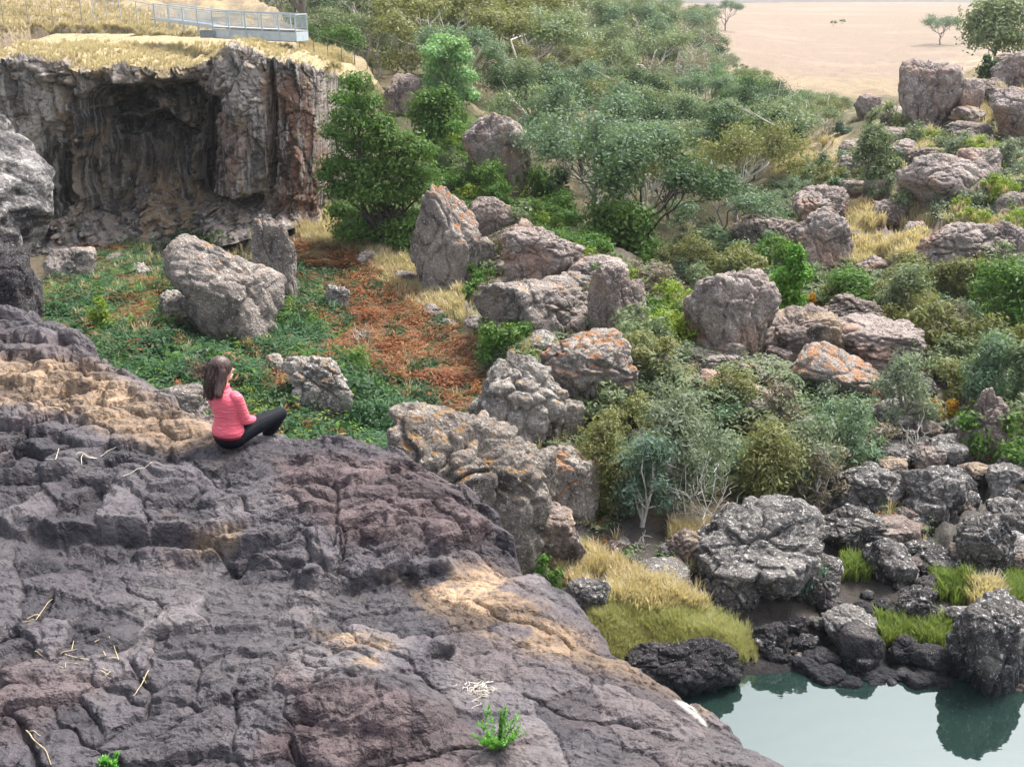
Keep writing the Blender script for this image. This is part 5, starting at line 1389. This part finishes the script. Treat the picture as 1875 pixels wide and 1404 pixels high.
cover('slope_scrub', [([(1420, 330), (1560, 290), (1640, 250), (1620, 350), (1500, 380), (1430, 420)], 4), ([(1660, 260), (1875, 220), (1875, 440), (1680, 400)], 4), ([(1340, 480), (1640, 510), (1700, 560), (1420, 560), (1250, 560)], 4), ([(1160, 640), (1480, 700), (1440, 800), (1180, 760)], 3)], 1100, ferns, 'gum', 1.0, 2.4, 11, noise=60, label='low grey green scrub on the right hill slope')
def capsurf(A):
    g_ = np.random.default_rng(66); n_ = len(A)
    ci = g_.integers(8, len(CU) - 30, n_); ri = (g_.random(n_) ** .8 * (NCAP * .8)).astype(int)
    q = cap[ri, ci]
    q = q + np.stack([g_.normal(size=n_) * .08, g_.normal(size=n_) * .15, -.03 + 0 * q[:, 0]], 1)
    keep = fbm2(q[:, 0] * .6, q[:, 1] * .6, 3, 19) > -.35
    return q[keep]
cover('plateau_grass', [([(-60, 20), (200, 30), (400, 85), (380, 112), (100, 95), (-60, 100)], 10), ([(420, 85), (540, 75), (620, 110), (600, 128), (520, 110)], 4)], 7500, tufts, 'straw', .35, .9, 12, surf=capsurf, label='dry straw grass on the cliff top')

cover('plateau_grass', [([(-60, 0), (200, 5), (380, 60), (380, 80), (-60, 60)], 10), ([(545, 72), (640, 105), (650, 125), (560, 110)], 4)], 4200, tufts, 'straw', .4, 1.1, 15, label='dry straw grass on the slope behind the lookout')
cover('bank_grass', [([(860, 400), (1090, 480), (1090, 560), (980, 700), (860, 640)], 10), ([(1080, 640), (1260, 620), (1300, 740), (1100, 740)], 5)], 2600, tufts, 'straw', .7, 1.6, 16, noise=50, label='dry grass between the boulders of the bank')
cover('bank_scrub', [([(860, 400), (1090, 480), (1090, 700), (900, 700)], 10), ([(1080, 480), (1250, 500), (1300, 740), (1100, 740)], 8)], 900, ferns, 'gum', .7, 1.6, 17, noise=40, label='low grey green scrub between the boulders of the bank')
stones([(840, 400), (1000, 420), (1090, 520), (1080, 700), (880, 680)], 50, 8, 24, ['grey', 'slope', 'pale', 'brown'], 'among the big boulders of the bank', 'small rocks of the bank', 7)
scrub([(860, 420), (960, 430), (900, 640), (840, 560)], 14, ['gum', 'green', 'twig'], .5, 1.0, 'by the rusty topped outcrop', 'shrubs beside the rusty topped outcrop', 30)
cover('dark_ferns', FG, 350, ferns, 'dark', .8, 1.5, 41, noise=35, label='darker fern clumps in the hollow')
cover('lime_ferns', FG, 260, ferns, 'lime', .8, 1.5, 42, noise=30, label='yellow green fern clumps in the hollow')
cover('hollow_straw', [([(90, 500), (300, 440), (520, 400), (560, 640), (860, 640), (830, 780), (420, 700), (130, 660)], 1)], 900, tufts, 'straw', .8, 1.7, 43, noise=40, label='dry stalks among the ferns and bracken')
def mounds(name, polys, ncl, per, lm, rmin, rmax, L, W, seed, label, noise=40):
    g_ = np.random.default_rng(seed); A = []
    for poly in polys:
        xs = [q[0] for q in poly]; ys = [q[1] for q in poly]
        B_ = np.stack([g_.uniform(min(xs), max(xs), ncl * 6), g_.uniform(min(ys), max(ys), ncl * 6)], 1)
        B_ = B_[sdpoly(B_[:, 0], B_[:, 1], poly) + g_.normal(size=len(B_)) * 8 < 0]
        nz = fbm2(B_[:, 0] / noise, B_[:, 1] / (noise * .6), 3, seed)
        A.append(B_[nz > g_.uniform(-.3, .2, len(B_))][:ncl // len(polys)])
    P_ = hit(*np.concatenate(A).T)
    r_ = g_.uniform(rmin, rmax, len(P_))
    V, F = leaves(P_ + np.array([0, 0, .38]), np.stack([r_, r_, r_ * .75], 1), ncl * per, L, W, g_, .5, .2, .5)
    tag(obj(name, mesh_np(name, V, F, LM[lm], False), None), label, kind='stuff')
HOL = [p_ for p_, _ in FG]
BRK = [[(540, 450), (640, 470), (760, 560), (880, 650), (880, 740), (830, 780), (740, 740), (620, 660), (530, 530)]]
mounds('fern_mounds', HOL, 520, 36, 'fern', .3, .75, .30, .085, 61, 'leafy green fern mounds in the hollow', 60)
mounds('fern_mounds', HOL, 200, 32, 'wattle', .25, .6, .28, .085, 62, 'fresh green leafy mounds among the ferns', 40)
mounds('fern_mounds', HOL, 200, 32, 'dark', .3, .7, .28, .08, 63, 'dark leafy mounds among the ferns', 40)
mounds('fern_mounds', HOL[:1], 40, 26, 'bracken', .2, .45, .28, .07, 64, 'rusty dead fern mounds among the green ferns', 30)
mounds('bracken_mounds', BRK, 420, 32, 'bracken', .2, .5, .26, .055, 65, 'tangled rust brown bracken mounds', 50)
mounds('bracken_mounds', BRK, 110, 28, 'fern', .2, .5, .26, .075, 66, 'green mounds among the rust brown bracken', 35)
mounds('bracken_mounds', BRK, 90, 24, 'twig', .15, .4, .26, .04, 67, 'grey brown dead stalks among the bracken', 35)
gs = np.random.default_rng(77)
RING = []
for c_, rx_, ry_, m_ in BASES:
    if m_ in ('creek', 'black', 'white', 'bluff'): continue
    for i in range(int(10 + 26 * rx_)):
        a = gs.uniform(0, 6.283); f_ = gs.uniform(.86, 1.22)
        x_, y_ = c_[0] + rx_ * f_ * math.cos(a), c_[1] + ry_ * f_ * math.sin(a)
        if T(x_, y_) > .45: RING.append((x_, y_, float(T(x_, y_))))
RING = np.array(RING)
for i, (lm_, pr_, s0, s1) in enumerate((('straw', tufts, .6, 1.6), ('gum', ferns, .5, 1.2), ('bracken', ferns, .4, .9), ('green', ferns, .4, 1.0), ('twig', tufts, .7, 1.5))):
    R_ = RING[i::5]
    cover('boulder_foot_growth', [([(0, 0), (100, 0), (100, 100), (0, 100)], 1)], len(R_), pr_, lm_, s0, s1, 50 + i, surf=lambda A, R_=R_: R_[:len(A)], label='low growth around the feet of the boulders')
# ------------------------------------------------------------------ air between the camera and the far hills
V, F = ico(1)
bv = np.array([(x, y, z) for x in (-1600, 1600) for y in (-60, 1560) for z in (-3.5, 48)], float)
bf = np.array([(0, 1, 3, 2), (4, 6, 7, 5), (0, 4, 5, 1), (2, 3, 7, 6), (0, 2, 6, 4), (1, 5, 7, 3)])
hm = bpy.data.materials.new('haze'); hm.use_nodes = True; hm.node_tree.nodes.clear()
ho = hm.node_tree.nodes.new('ShaderNodeOutputMaterial'); hv = hm.node_tree.nodes.new('ShaderNodeVolumePrincipled')
hv.inputs['Color'].default_value = (0.93, 0.97, 1.0, 1); hv.inputs['Density'].default_value = 0.00016; hv.inputs['Anisotropy'].default_value = 0.2
hm.node_tree.links.new(hv.outputs[0], ho.inputs['Volume'])
tag(obj('haze', mesh_np('haze', bv, bf, hm, False)), 'thin pale haze over the valley', kind='stuff')
# ------------------------------------------------------------------ lookout platform and fences
galv = plain_mat('galvanised_steel', (0.46, 0.52, 0.55), 0.45, 0.5, 0.35, 3, 0.1)
galv_d = plain_mat('darker_steel', (0.20, 0.23, 0.25), 0.6, 0.4, 0.2)  # darker steel tone for the bottom flanges and support box
deckm = plain_mat('grey_decking', (0.30, 0.30, 0.29), 0.8)
def boxV(a, b, up, w):
    """closed bar from a to b: 'up' = vertical half size, w = horizontal half size"""
    a, b = np.asarray(a, float), np.asarray(b, float)
    d = b - a; d /= np.linalg.norm(d)
    h = np.array([-d[1], d[0], 0.0]); nh = np.linalg.norm(h); h = h / nh if nh > 1e-3 else np.array([1.0, 0, 0])
    u = np.cross(d, h); u = u if u[2] > 0 or abs(d[2]) > .9 else -u
    V = [p + sx * h * w + sz * u * up for p in (a, b) for sx, sz in ((-1, -1), (1, -1), (1, 1), (-1, 1))]
    F = [(0, 1, 2, 3), (7, 6, 5, 4), (0, 4, 5, 1), (1, 5, 6, 2), (2, 6, 7, 3), (3, 7, 4, 0)]
    return np.array(V), np.array(F)
def joinVF(L):
    VV, FF, b = [], [], 0
    for V, F in L: VV.append(V); FF.append(np.asarray(F) + b); b += len(V)
    return np.concatenate(VV), np.concatenate(FF)
N0, N1, N2 = at(284, 36, 69.5), at(390, 50.5, 66.0), at(541, 57.5, 65.0)
OFF = np.array([0.35, 1.9, 0.02])
plat = empty('lookout_platform', N1)
tag(plat, 'blue grey steel lookout platform with mesh railings jutting out over the cliff edge', 'platform')
def pobj(name, L, m):
    V, F = joinVF(L)
    return obj(name, mesh_np(name, V - N1, F, m, False), plat)
DZ = np.array([0, 0, 1.0])
pobj('deck', [boxV((N1 + N1 + OFF) / 2, (N2 + N2 + OFF) / 2, .04, .93), boxV((N0 + N0 + OFF) / 2, (N1 + N1 + OFF) / 2, .04, .9)], deckm)
for o_ in (np.zeros(3), OFF):
    pobj('fascia_beam', [boxV(N1 + o_ - DZ * .33, N2 + o_ - DZ * .33, .26, .05)], galv)
    pobj('bottom_flange', [boxV(N1 + o_ - DZ * .6, N2 + o_ - DZ * .6, .02, .11)], galv_d)
    pobj('kerb_plate', [boxV(N0 + o_ + DZ * .02, N1 + o_ + DZ * .02, .09, .04)], galv)
pobj('end_beam', [boxV(N2 - DZ * .33, N2 + OFF - DZ * .33, .26, .05)], galv)
pobj('support_box', [boxV(N1 + np.array([-.75, .1, -.38]), N1 + np.array([.1, .1, -.38]), .22, .35)], galv_d)
RH = .93
for side, o_ in enumerate((np.zeros(3), OFF)):
    for A_, B_, nP in ((N0, N1, 4), (N1, N2, 5)):
        for i in range(nP + (1 if B_ is N2 else 0)):
            p_ = A_ + (B_ - A_) * i / nP + o_
            pobj('post', [boxV(p_ - DZ * .5, p_ + DZ * RH, .035, .035)], galv)
            if B_ is N2: pobj('stiffener', [boxV(p_ - DZ * .56 + np.array([.01, -.07, 0]), p_ - DZ * .08 + np.array([.01, -.07, 0]), .02, .03)], galv)
        pobj('handrail', [boxV(A_ + o_ + DZ * RH, B_ + o_ + DZ * RH, .03, .04)], galv)
        pobj('middle_rail', [boxV(A_ + o_ + DZ * (RH - .13), B_ + o_ + DZ * (RH - .13), .014, .014)], galv)
        pobj('bottom_rail', [boxV(A_ + o_ + DZ * .13, B_ + o_ + DZ * .13, .014, .014)], galv)
        Ln = np.linalg.norm(B_ - A_); m = int(Ln / .085)
        pobj('mesh_panel', [boxV(A_ + (B_ - A_) * (i + .5) / m + o_ + DZ * .13, A_ + (B_ - A_) * (i + .5) / m + o_ + DZ * (RH - .13), .006, .006) for i in range(m)], galv)
pobj('end_handrail', [boxV(N2 + DZ * RH, N2 + OFF + DZ * RH, .03, .04)], galv)
pobj('end_mesh_panel', [boxV(N2 + OFF * (i + .5) / 20 + DZ * .1, N2 + OFF * (i + .5) / 20 + DZ * RH, .006, .006) for i in range(20)], galv)
# handrail fence running back to the left, cable fence running down to the right
def fence(name, label, pts, hh, npost, nw, m, rr):
    P = [np.array(p) for p in pts]
    f = empty(name, P[0]); tag(f, label, 'fence')
    segL = [np.linalg.norm(P[i + 1] - P[i]) for i in range(len(P) - 1)]; tot = sum(segL)
    def along(t):
        t *= tot
        for i, l in enumerate(segL):
            if t <= l + 1e-6: return P[i] + (P[i + 1] - P[i]) * (t / l)
            t -= l
        return P[-1]
    for i in range(npost):
        p_ = along(i / (npost - 1))
        V, F = boxV(p_ - DZ * .4, p_ + DZ * hh, rr, rr)
        obj('post', mesh_np('post', V - P[0], F, m, False), f)
    for w in range(nw):
        z = hh * (1 - w * .42)
        V, F = joinVF([boxV(P[i] + DZ * z, P[i + 1] + DZ * z, rr * (.8 if w == 0 else .4), rr * (.8 if w == 0 else .4)) for i in range(len(P) - 1)])
        obj('rail' if w == 0 else 'wire', mesh_np('rail', V - P[0], F, m, False), f)
def onT(px, Y):
    q = at(px, 50, Y); return np.array([q[0], q[1], float(T(q[0], q[1]))])
fence('handrail_fence', 'thin steel handrail fence climbing left from the lookout through dry grass', [N0 + np.array([-.1, .2, -.05]), at(225, 27, 70.5), at(170, 20, 72)], .93, 5, 2, galv, .025)
fence('wire_fence', 'thin wire fence with wooden posts on the dry grass at the top left corner', [at(150, 38, 68), at(104, 38, 68), at(57, 34, 68.5), at(6, 36, 69)], 1.3, 4, 3, plain_mat('grey_fence_post', (0.30, 0.26, 0.21), .9), .02)
fence('cable_fence', 'thin dark cable fence running down the straw slope right of the lookout', [at(548, 76, 68), at(600, 92, 70), at(650, 108, 72), at(694, 124, 74)], .75, 7, 2, plain_mat('dark_cable', (0.14, 0.13, 0.12), .7), .022)
st = shrub('stump', 'dark reddish burnt stump at the far end of the straw strip', 'stump', 1460, 285, 16, 24, 'rust', 'column', .8, 5, .5, 'dark', n=6)

# ------------------------------------------------------------------ seated woman
SEAT = hit_ledge(421, 814)
Yw = SEAT[1]
def J(px, py, dy=0.0): return at(px, py, Yw + dy)
fwd = np.array([.66, .75, 0]); rgt = np.array([.75, -.66, 0]); upv = np.array([0, 0, 1.0])
def ell(c, a, sub=4, axes=None):
    n, F = ico(sub)
    M = np.array(axes if axes is not None else [rgt, fwd, upv])
    return np.asarray(c) + (n * np.array(a)) @ M, F
def chain(P, r, n=14):
    P = np.asarray(P, float); r = np.asarray(r, float)
    t = np.linspace(0, 1, len(P)); tt = np.linspace(0, 1, 4 * (len(P) - 1) + 1)
    Q = np.stack([np.interp(tt, t, P[:, i]) for i in range(3)], 1); rr = np.interp(tt, t, r)
    V, F = tubes([(Q, rr)], n)
    V = np.concatenate([V, Q[:1], Q[-1:]]); a, b = len(V) - 2, len(V) - 1
    T3 = [(f[0], f[1], f[2]) for f in F] + [(f[0], f[2], f[3]) for f in F]
    k_ = len(Q) * n
    T3 += [(a, (i + 1) % n, i) for i in range(n)] + [(b, k_ - n + i, k_ - n + (i + 1) % n) for i in range(n)]
    L = [(V, np.array(T3))]
    for p_, q_ in zip(P, r):
        L.append(ell(p_, (q_ * .98,) * 3, 3))
    return joinVF(L)
def loft(rings, n=28):
    V = []
    th = np.arange(n) * 2 * np.pi / n
    for c, a, b, tilt in rings:
        ax = np.cross(fwd, rgt)
        V.append(np.asarray(c) + np.cos(th)[:, None] * a * rgt + np.sin(th)[:, None] * b * (fwd + upv * tilt))
    k_ = len(rings)
    i = np.arange(k_ * n).reshape(k_, n); j = np.roll(i, -1, 1)
    F = np.stack([i[:-1], j[:-1], j[1:], i[1:]], -1).reshape(-1, 4)
    T3 = np.concatenate([F[:, :3], F[:, [0, 2, 3]]])
    V = np.concatenate(V + [np.array([rings[0][0], rings[-1][0]])])
    a, b = len(V) - 2, len(V) - 1
    T3 = np.concatenate([T3, [(a, (q + 1) % n, q) for q in range(n)], [(b, (k_ - 1) * n + q, (k_ - 1) * n + (q + 1) % n) for q in range(n)]])
    return V, T3
woman = empty('person', SEAT)
tag(woman, 'seated woman with long brown hair, coral pink top and black leggings on the ledge', 'person')
def wpart(name, L, m, vox, it=5, parent=None):
    V, F = joinVF(L)
    o = obj(name, mesh_np(name, V - SEAT, F, m, True), parent or woman)
    if vox:
        md = o.modifiers.new('remesh', 'REMESH'); md.mode = 'VOXEL'; md.voxel_size = vox; md.use_smooth_shade = True
        sm = o.modifiers.new('smooth', 'SMOOTH'); sm.iterations = it; sm.factor = .5
    return o
skin = plain_mat('skin', (0.60, 0.36, 0.26), .5, .4)
pelvis = SEAT + upv * .10 + fwd * .02
mid = pelvis + upv * .16 - fwd * .02
chest = J(414, 742, .02); neckb = J(409, 712, .03); head = J(407, 676, .06)
Rs, Ls = J(433, 726, -.05), J(391, 726, .14)
Re, Rw = J(449, 768, -.02), J(467, 769, .14)
Le, Lw = J(405, 768, .32), J(424, 764, .44)
Rh, Rk, Rf = pelvis + rgt * .085, J(513, 757, .34), J(487, 799, .30)
Lh, Lk, Lf = pelvis - rgt * .085, J(446, 772, .60), J(478, 792, .38)
hf = np.array([.80, .60, -.04]); hf /= np.linalg.norm(hf); hr = np.cross(hf, upv); hr /= np.linalg.norm(hr)
HA = [hr, hf, upv]
bodyL = [ell(pelvis, (.165, .125, .11)), ell(mid, (.13, .095, .14)), ell(chest, (.145, .095, .15)), chain([neckb - upv * .04, neckb + upv * .05, head - upv * .03], [.05, .048, .052]),
         ell(head, (.074, .092, .108), 4, HA), ell(head + hf * .03 - upv * .075, (.05, .055, .045), 4, HA),
         ell(head + hf * .098 - upv * .022, (.011, .018, .017), 3, HA), ell(head + hf * .088 - upv * .062, (.024, .012, .007), 3, HA), ell(head + hf * .085 - upv * .072, (.022, .012, .007), 3, HA),
         ell(head + hr * .074 - upv * .01, (.012, .022, .032), 3, HA), ell(head - hr * .074 - upv * .01, (.012, .022, .032), 3, HA),
         chain([Rs - upv * .02, Re, Rw], [.03, .026, .024]), chain([Ls - upv * .02, Le, Lw], [.03, .026, .024]),
         chain([Rh, Rk], [.082, .055]), chain([Rk, Rf], [.054, .038]), chain([Lh, Lk], [.082, .055]), chain([Lk, Lf], [.054, .038])]
def hand(w, d, side):
    d = d / np.linalg.norm(d); s_ = np.cross(upv, d) * side; s_ /= np.linalg.norm(s_)
    L = [chain([w, w + d * .045, w + d * .085], [.024, .033, .030])]
    for i in range(4):
        b_ = w + d * .085 + s_ * (.027 - .018 * i); l_ = (.062, .072, .068, .054)[i]
        L.append(chain([b_, b_ + d * l_ * .55 - upv * .004, b_ + d * l_ - upv * .024], [.0095, .009, .008], 8))
    b_ = w + d * .03 + s_ * .03
    L.append(chain([b_, b_ + s_ * .022 + d * .025 - upv * .006, b_ + s_ * .026 + d * .055 - upv * .014], [.011, .0105, .009], 8))
    return L
bodyL += hand(Rw, (Rk - Rw) + np.array([-.05, .1, -.02]), 1) + hand(Lw, (Lf - Lw) + upv * .1, -1)
wpart('body', bodyL, skin, .006, 4)
for sgn in (-1, 1):
    e_ = head + hf * .079 + hr * sgn * .03 + upv * .012
    wpart('eye', [ell(e_, (.013, .013, .009), 3, HA)], plain_mat('eye_dark', (.03, .02, .015), .2, .5), None)
k = NT('coral_knit')
pos = k.n('NewGeometry').outputs['Position']
fz = k.noise(k.scale(pos, (9, 9, 46)), 1.0, 3, 0.55, 0.4); fn = k.noise(pos, 260, 2)
c = k.mix(k.mr(fz, .54, .74, 0, .42), (0.76, 0.115, 0.165), (0.84, 0.38, 0.41))
c = k.mix(k.mr(fn, .5, .72, 0, .18), c, (0.86, 0.48, 0.50))
k.pr(c, .7, k.bump(fz, .9, .03), .25, Sheen_Weight=.15)
topm = k.m
hem = pelvis + upv * .035 - fwd * .015
ctr = lambda t: hem + (chest - hem) * t
tr = [(hem - upv * .01, .178, .142, 0), (hem + upv * .03, .180, .143, 0), (ctr(.35), .155, .118, 0), (ctr(.6), .146, .108, 0), (ctr(.9), .162, .112, 0), (chest + upv * .05, .172, .108, 0), (chest + (neckb - chest) * .62, .16, .09, 0), (neckb - upv * .015, .085, .07, 0), (neckb + upv * .012, .058, .06, 0), (neckb + upv * .048, .060, .063, 0)]
wpart('top', [loft(tr), chain([Rs - rgt * .03, Rs + rgt * .01 - upv * .02, Re, Re + (Rw - Re) * .95], [.05, .056, .053, .038]), chain([Ls + rgt * .03, Ls - upv * .02, Le, Le + (Lw - Le) * .95], [.05, .055, .053, .038])], topm, .006, 4)
wpart('waistband_hem', [loft([(hem - upv * .035, .176, .138, 0), (hem - upv * .012, .180, .143, 0)])], plain_mat('dark_red_hem', (.16, .012, .02), .8), None)
legm = plain_mat('black_leggings', (0.006, 0.007, 0.012), .75, .2, 0, 30, .3)
Rkk = Rk
wpart('leggings', [ell(pelvis - upv * .015, (.180, .150, .115)), chain([Rh, (Rh + Rk) / 2 + upv * .012, Rk], [.098, .088, .066]), chain([Rk, (Rk + Rf) / 2 - upv * .01, Rf], [.064, .06, .043]),
                   chain([Lh, (Lh + Lk) / 2, Lk], [.098, .088, .066]), chain([Lk, (Lk + Lf) / 2, Lf], [.064, .06, .043])], legm, .006, 6)
shoem = plain_mat('dark_shoe', (.018, .017, .02), .6)
for F_, dd in ((Rf, J(505, 800, .22) - Rf), (Lf, J(500, 800, .36) - Lf)):
    dd = dd / np.linalg.norm(dd)
    s_ = wpart('shoe', [chain([F_ - upv * .02, F_ + dd * .09 - upv * .035, F_ + dd * .17 - upv * .045], [.047, .044, .034])], shoem, .006, 4)
    wpart('sole', [chain([F_ - dd * .02 - upv * .065, F_ + dd * .09 - upv * .075, F_ + dd * .185 - upv * .078], [.020, .020, .016])], plain_mat('pale_sole', (.42, .40, .37), .7), None, 0, s_)
k = NT('brown_hair')
pos = k.n('NewGeometry').outputs['Position']
hn = k.noise(k.scale(pos, (90, 90, 6)), 1.0, 3)
c = k.mix(k.mr(hn, .35, .65), (.028, .014, .013), (.10, .055, .045))
k.pr(c, .38, k.bump(hn, .6, .01), .5)
hairm = k.m
hb = -hf
cap_ = [ell(head + hb * .018 + upv * .022, (.092, .108, .112), 4, HA)]
tip = J(388, 724, .03)
h1 = head + hb * .075 - upv * .02
cap_ += [chain([head + hb * .05, h1 - upv * .05, (h1 + tip) / 2 - upv * .02, tip], [.085, .085, .072, .05]),
         chain([head + hb * .03 + hr * .05, head + hb * .05 + hr * .065 - upv * .10, J(400, 722, -.08)], [.055, .056, .042]),
         chain([head + hb * .03 - hr * .05, head + hb * .05 - hr * .06 - upv * .10, J(380, 716, .12)], [.055, .05, .03])]
wpart('hair', cap_, hairm, .006, 3)
gh = np.random.default_rng(8)
seg = []
for i in range(240):
    a = gh.uniform(0, 6.283)
    s0 = head + hb * gh.uniform(.05, .11) + hr * gh.uniform(-.09, .09) + upv * gh.uniform(-.02, .08)
    e0 = J(gh.uniform(372, 406), gh.uniform(708, 736), gh.uniform(-.10, .12))
    m0 = (s0 + e0) / 2 + hb * gh.uniform(.02, .06) + gh.normal(size=3) * .012
    t = np.linspace(0, 1, 9)[:, None]
    seg.append(((1 - t) ** 2 * s0 + 2 * t * (1 - t) * m0 + t * t * e0, np.linspace(.0042, .0018, 9)))
for i in range(46):
    s0 = head + hb * .08 + upv * gh.uniform(-.05, .06) + hr * gh.uniform(-.05, .05)
    e0 = J(gh.uniform(332, 372), gh.uniform(652, 700), gh.uniform(-.05, .12))
    m0 = (s0 + e0) / 2 + upv * gh.uniform(-.01, .04)
    t = np.linspace(0, 1, 9)[:, None]
    seg.append(((1 - t) ** 2 * s0 + 2 * t * (1 - t) * m0 + t * t * e0, np.linspace(.0034, .0012, 9)))
V, F = tubes(seg, 5)
obj('hair_strands', mesh_np('hair_strands', V - SEAT, F, hairm), woman)

# ------------------------------------------------------------------ small things on the ledge
def litter(name, label, cat, items, m, group=None):
    segs = []
    for pts, r in items:
        P = np.array([hit_ledge(*p) for p in pts])
        t = np.linspace(0, 1, len(P)); tt = np.linspace(0, 1, 3 * len(P))
        Q = np.stack([np.interp(tt, t, P[:, i]) for i in range(3)], 1)
        Q[:, 2] = [max(q[2], LZI(q[0], q[1])) + r * .9 for q in Q]
        segs.append((Q, np.linspace(r, r * .6, len(Q))))
    V, F = tubes(segs, 6); o = Vector(V.mean(0).tolist())
    ob = obj(name, mesh_np(name, V - np.array(o), F, m), None, o)
    return tag(ob, label, cat, group)
bleach = plain_mat('bleached_wood', (.55, .50, .42), .8, nv=.3)
yel = plain_mat('dry_yellow_stalk', (.40, .33, .20), .8, nv=.35)
litter('stick', 'straight pale stick lying on the dark ledge left of the woman', 'stick', [([(226, 872), (290, 848)], .003)], bleach)
litter('bark_strip', 'curled strip of pale bark with a short stick on the upper ledge', 'bark', [([(140, 836), (160, 836), (178, 840), (150, 846), (150, 852)], .004), ([(184, 836), (213, 819)], .003)], bleach)
litter('bark_strip', 'small bent strip of pale bark at the far left of the upper ledge', 'bark', [([(84, 842), (102, 842), (108, 822)], .004)], bleach)
litter('stick', 'yellow dry stalk caught in a crack of the lower ledge', 'stick', [([(272, 1228), (258, 1256), (240, 1284)], .004), ([(262, 1240), (268, 1252)], .003)], yel)
litter('stick', 'yellow dry stalks in the crack at the lower left corner', 'stick', [([(48, 1338), (62, 1356), (84, 1374), (94, 1402)], .005), ([(52, 1342), (74, 1348)], .003)], yel)
litter('stick', 'dry stalks lying in the dark joint at the left of the ledge', 'stick', [([(42, 1140), (66, 1136), (96, 1100)], .004), ([(50, 1134), (74, 1128)], .004)], yel)
gl = np.random.default_rng(31)
its = []
for i in range(48):
    a, b = 880 + gl.normal() * 16, 1264 + gl.normal() * 10
    d = gl.normal(size=2) * np.array([14, 7]); its.append(([(a, b), (a + d[0] * .3 + gl.normal() * 5, b + d[1] * .3 + gl.normal() * 3), (a + d[0] * .7 + gl.normal() * 5, b + d[1] * .7), (a + d[0], b + d[1])], gl.uniform(.001, .0028)))
litter('twig_pile', 'pile of pale dry twigs in the hollow above the small green plant', 'twigs', its, bleach)['kind'] = 'stuff'
its = []
for i in range(16):
    a, b = 150 + gl.normal() * 40, 1205 + gl.normal() * 14
    d = gl.normal(size=2) * np.array([14, 8]); its.append(([(a, b), (a + d[0], b + d[1])], gl.uniform(.002, .004)))
litter('twig_pile', 'scattered pale dry stalks on the lower left of the ledge', 'twigs', its, yel)['kind'] = 'stuff'
def sprig(px, py, h, w, lab, seed, lm='bright', n=15):
    g = np.random.default_rng(seed)
    b = hit_ledge(px, py); s = (b[1] * CP - (b[2] - CAMZ) * SP) / FPX
    t = empty('weed', b); tag(t, lab, 'plant')
    segs, LV = [], []
    for i in range(n):
        a = g.uniform(0, 6.283); r = w * s * .5 * math.sqrt(g.random()); hh = h * s * g.uniform(.55, 1.05) * (1 - .55 * r / (w * s * .5))
        e = np.array([r * math.cos(a), r * math.sin(a), hh])
        P, rr = limb((0.1 * e[0], .1 * e[1], -.01), e, .0022, .001, 8, .05, g); segs.append((P, rr))
        for j in range(46):
            p_ = P[0] + (P[-1] - P[0]) * g.uniform(.2, 1.0)
            d = g.normal(size=3); d[2] = abs(d[2]) * .8 + .3; d /= np.linalg.norm(d); l_ = .028 * g.uniform(.6, 1.3)
            q = np.cross(d, [.3, .5, .8]); q = q / np.linalg.norm(q) * .006
            LV += [p_, p_ + d * l_ * .5 + q, p_ + d * l_, p_ + d * l_ * .5 - q]
    V, F = tubes(segs, 5)
    obj('stems', mesh_np('stems', V, F, LM[lm]), t)
    LV = np.array(LV); obj('leaves', mesh_np('leaves', LV, np.arange(len(LV)).reshape(-1, 4), LM[lm], False), t)
sprig(912, 1366, 100, 105, 'small feathery bright green plant growing from the ledge at the bottom', 5, 'weed', 26)
sprig(205, 1404, 26, 50, 'low pale green sprig at the bottom edge of the ledge', 6, 'weed', 10)
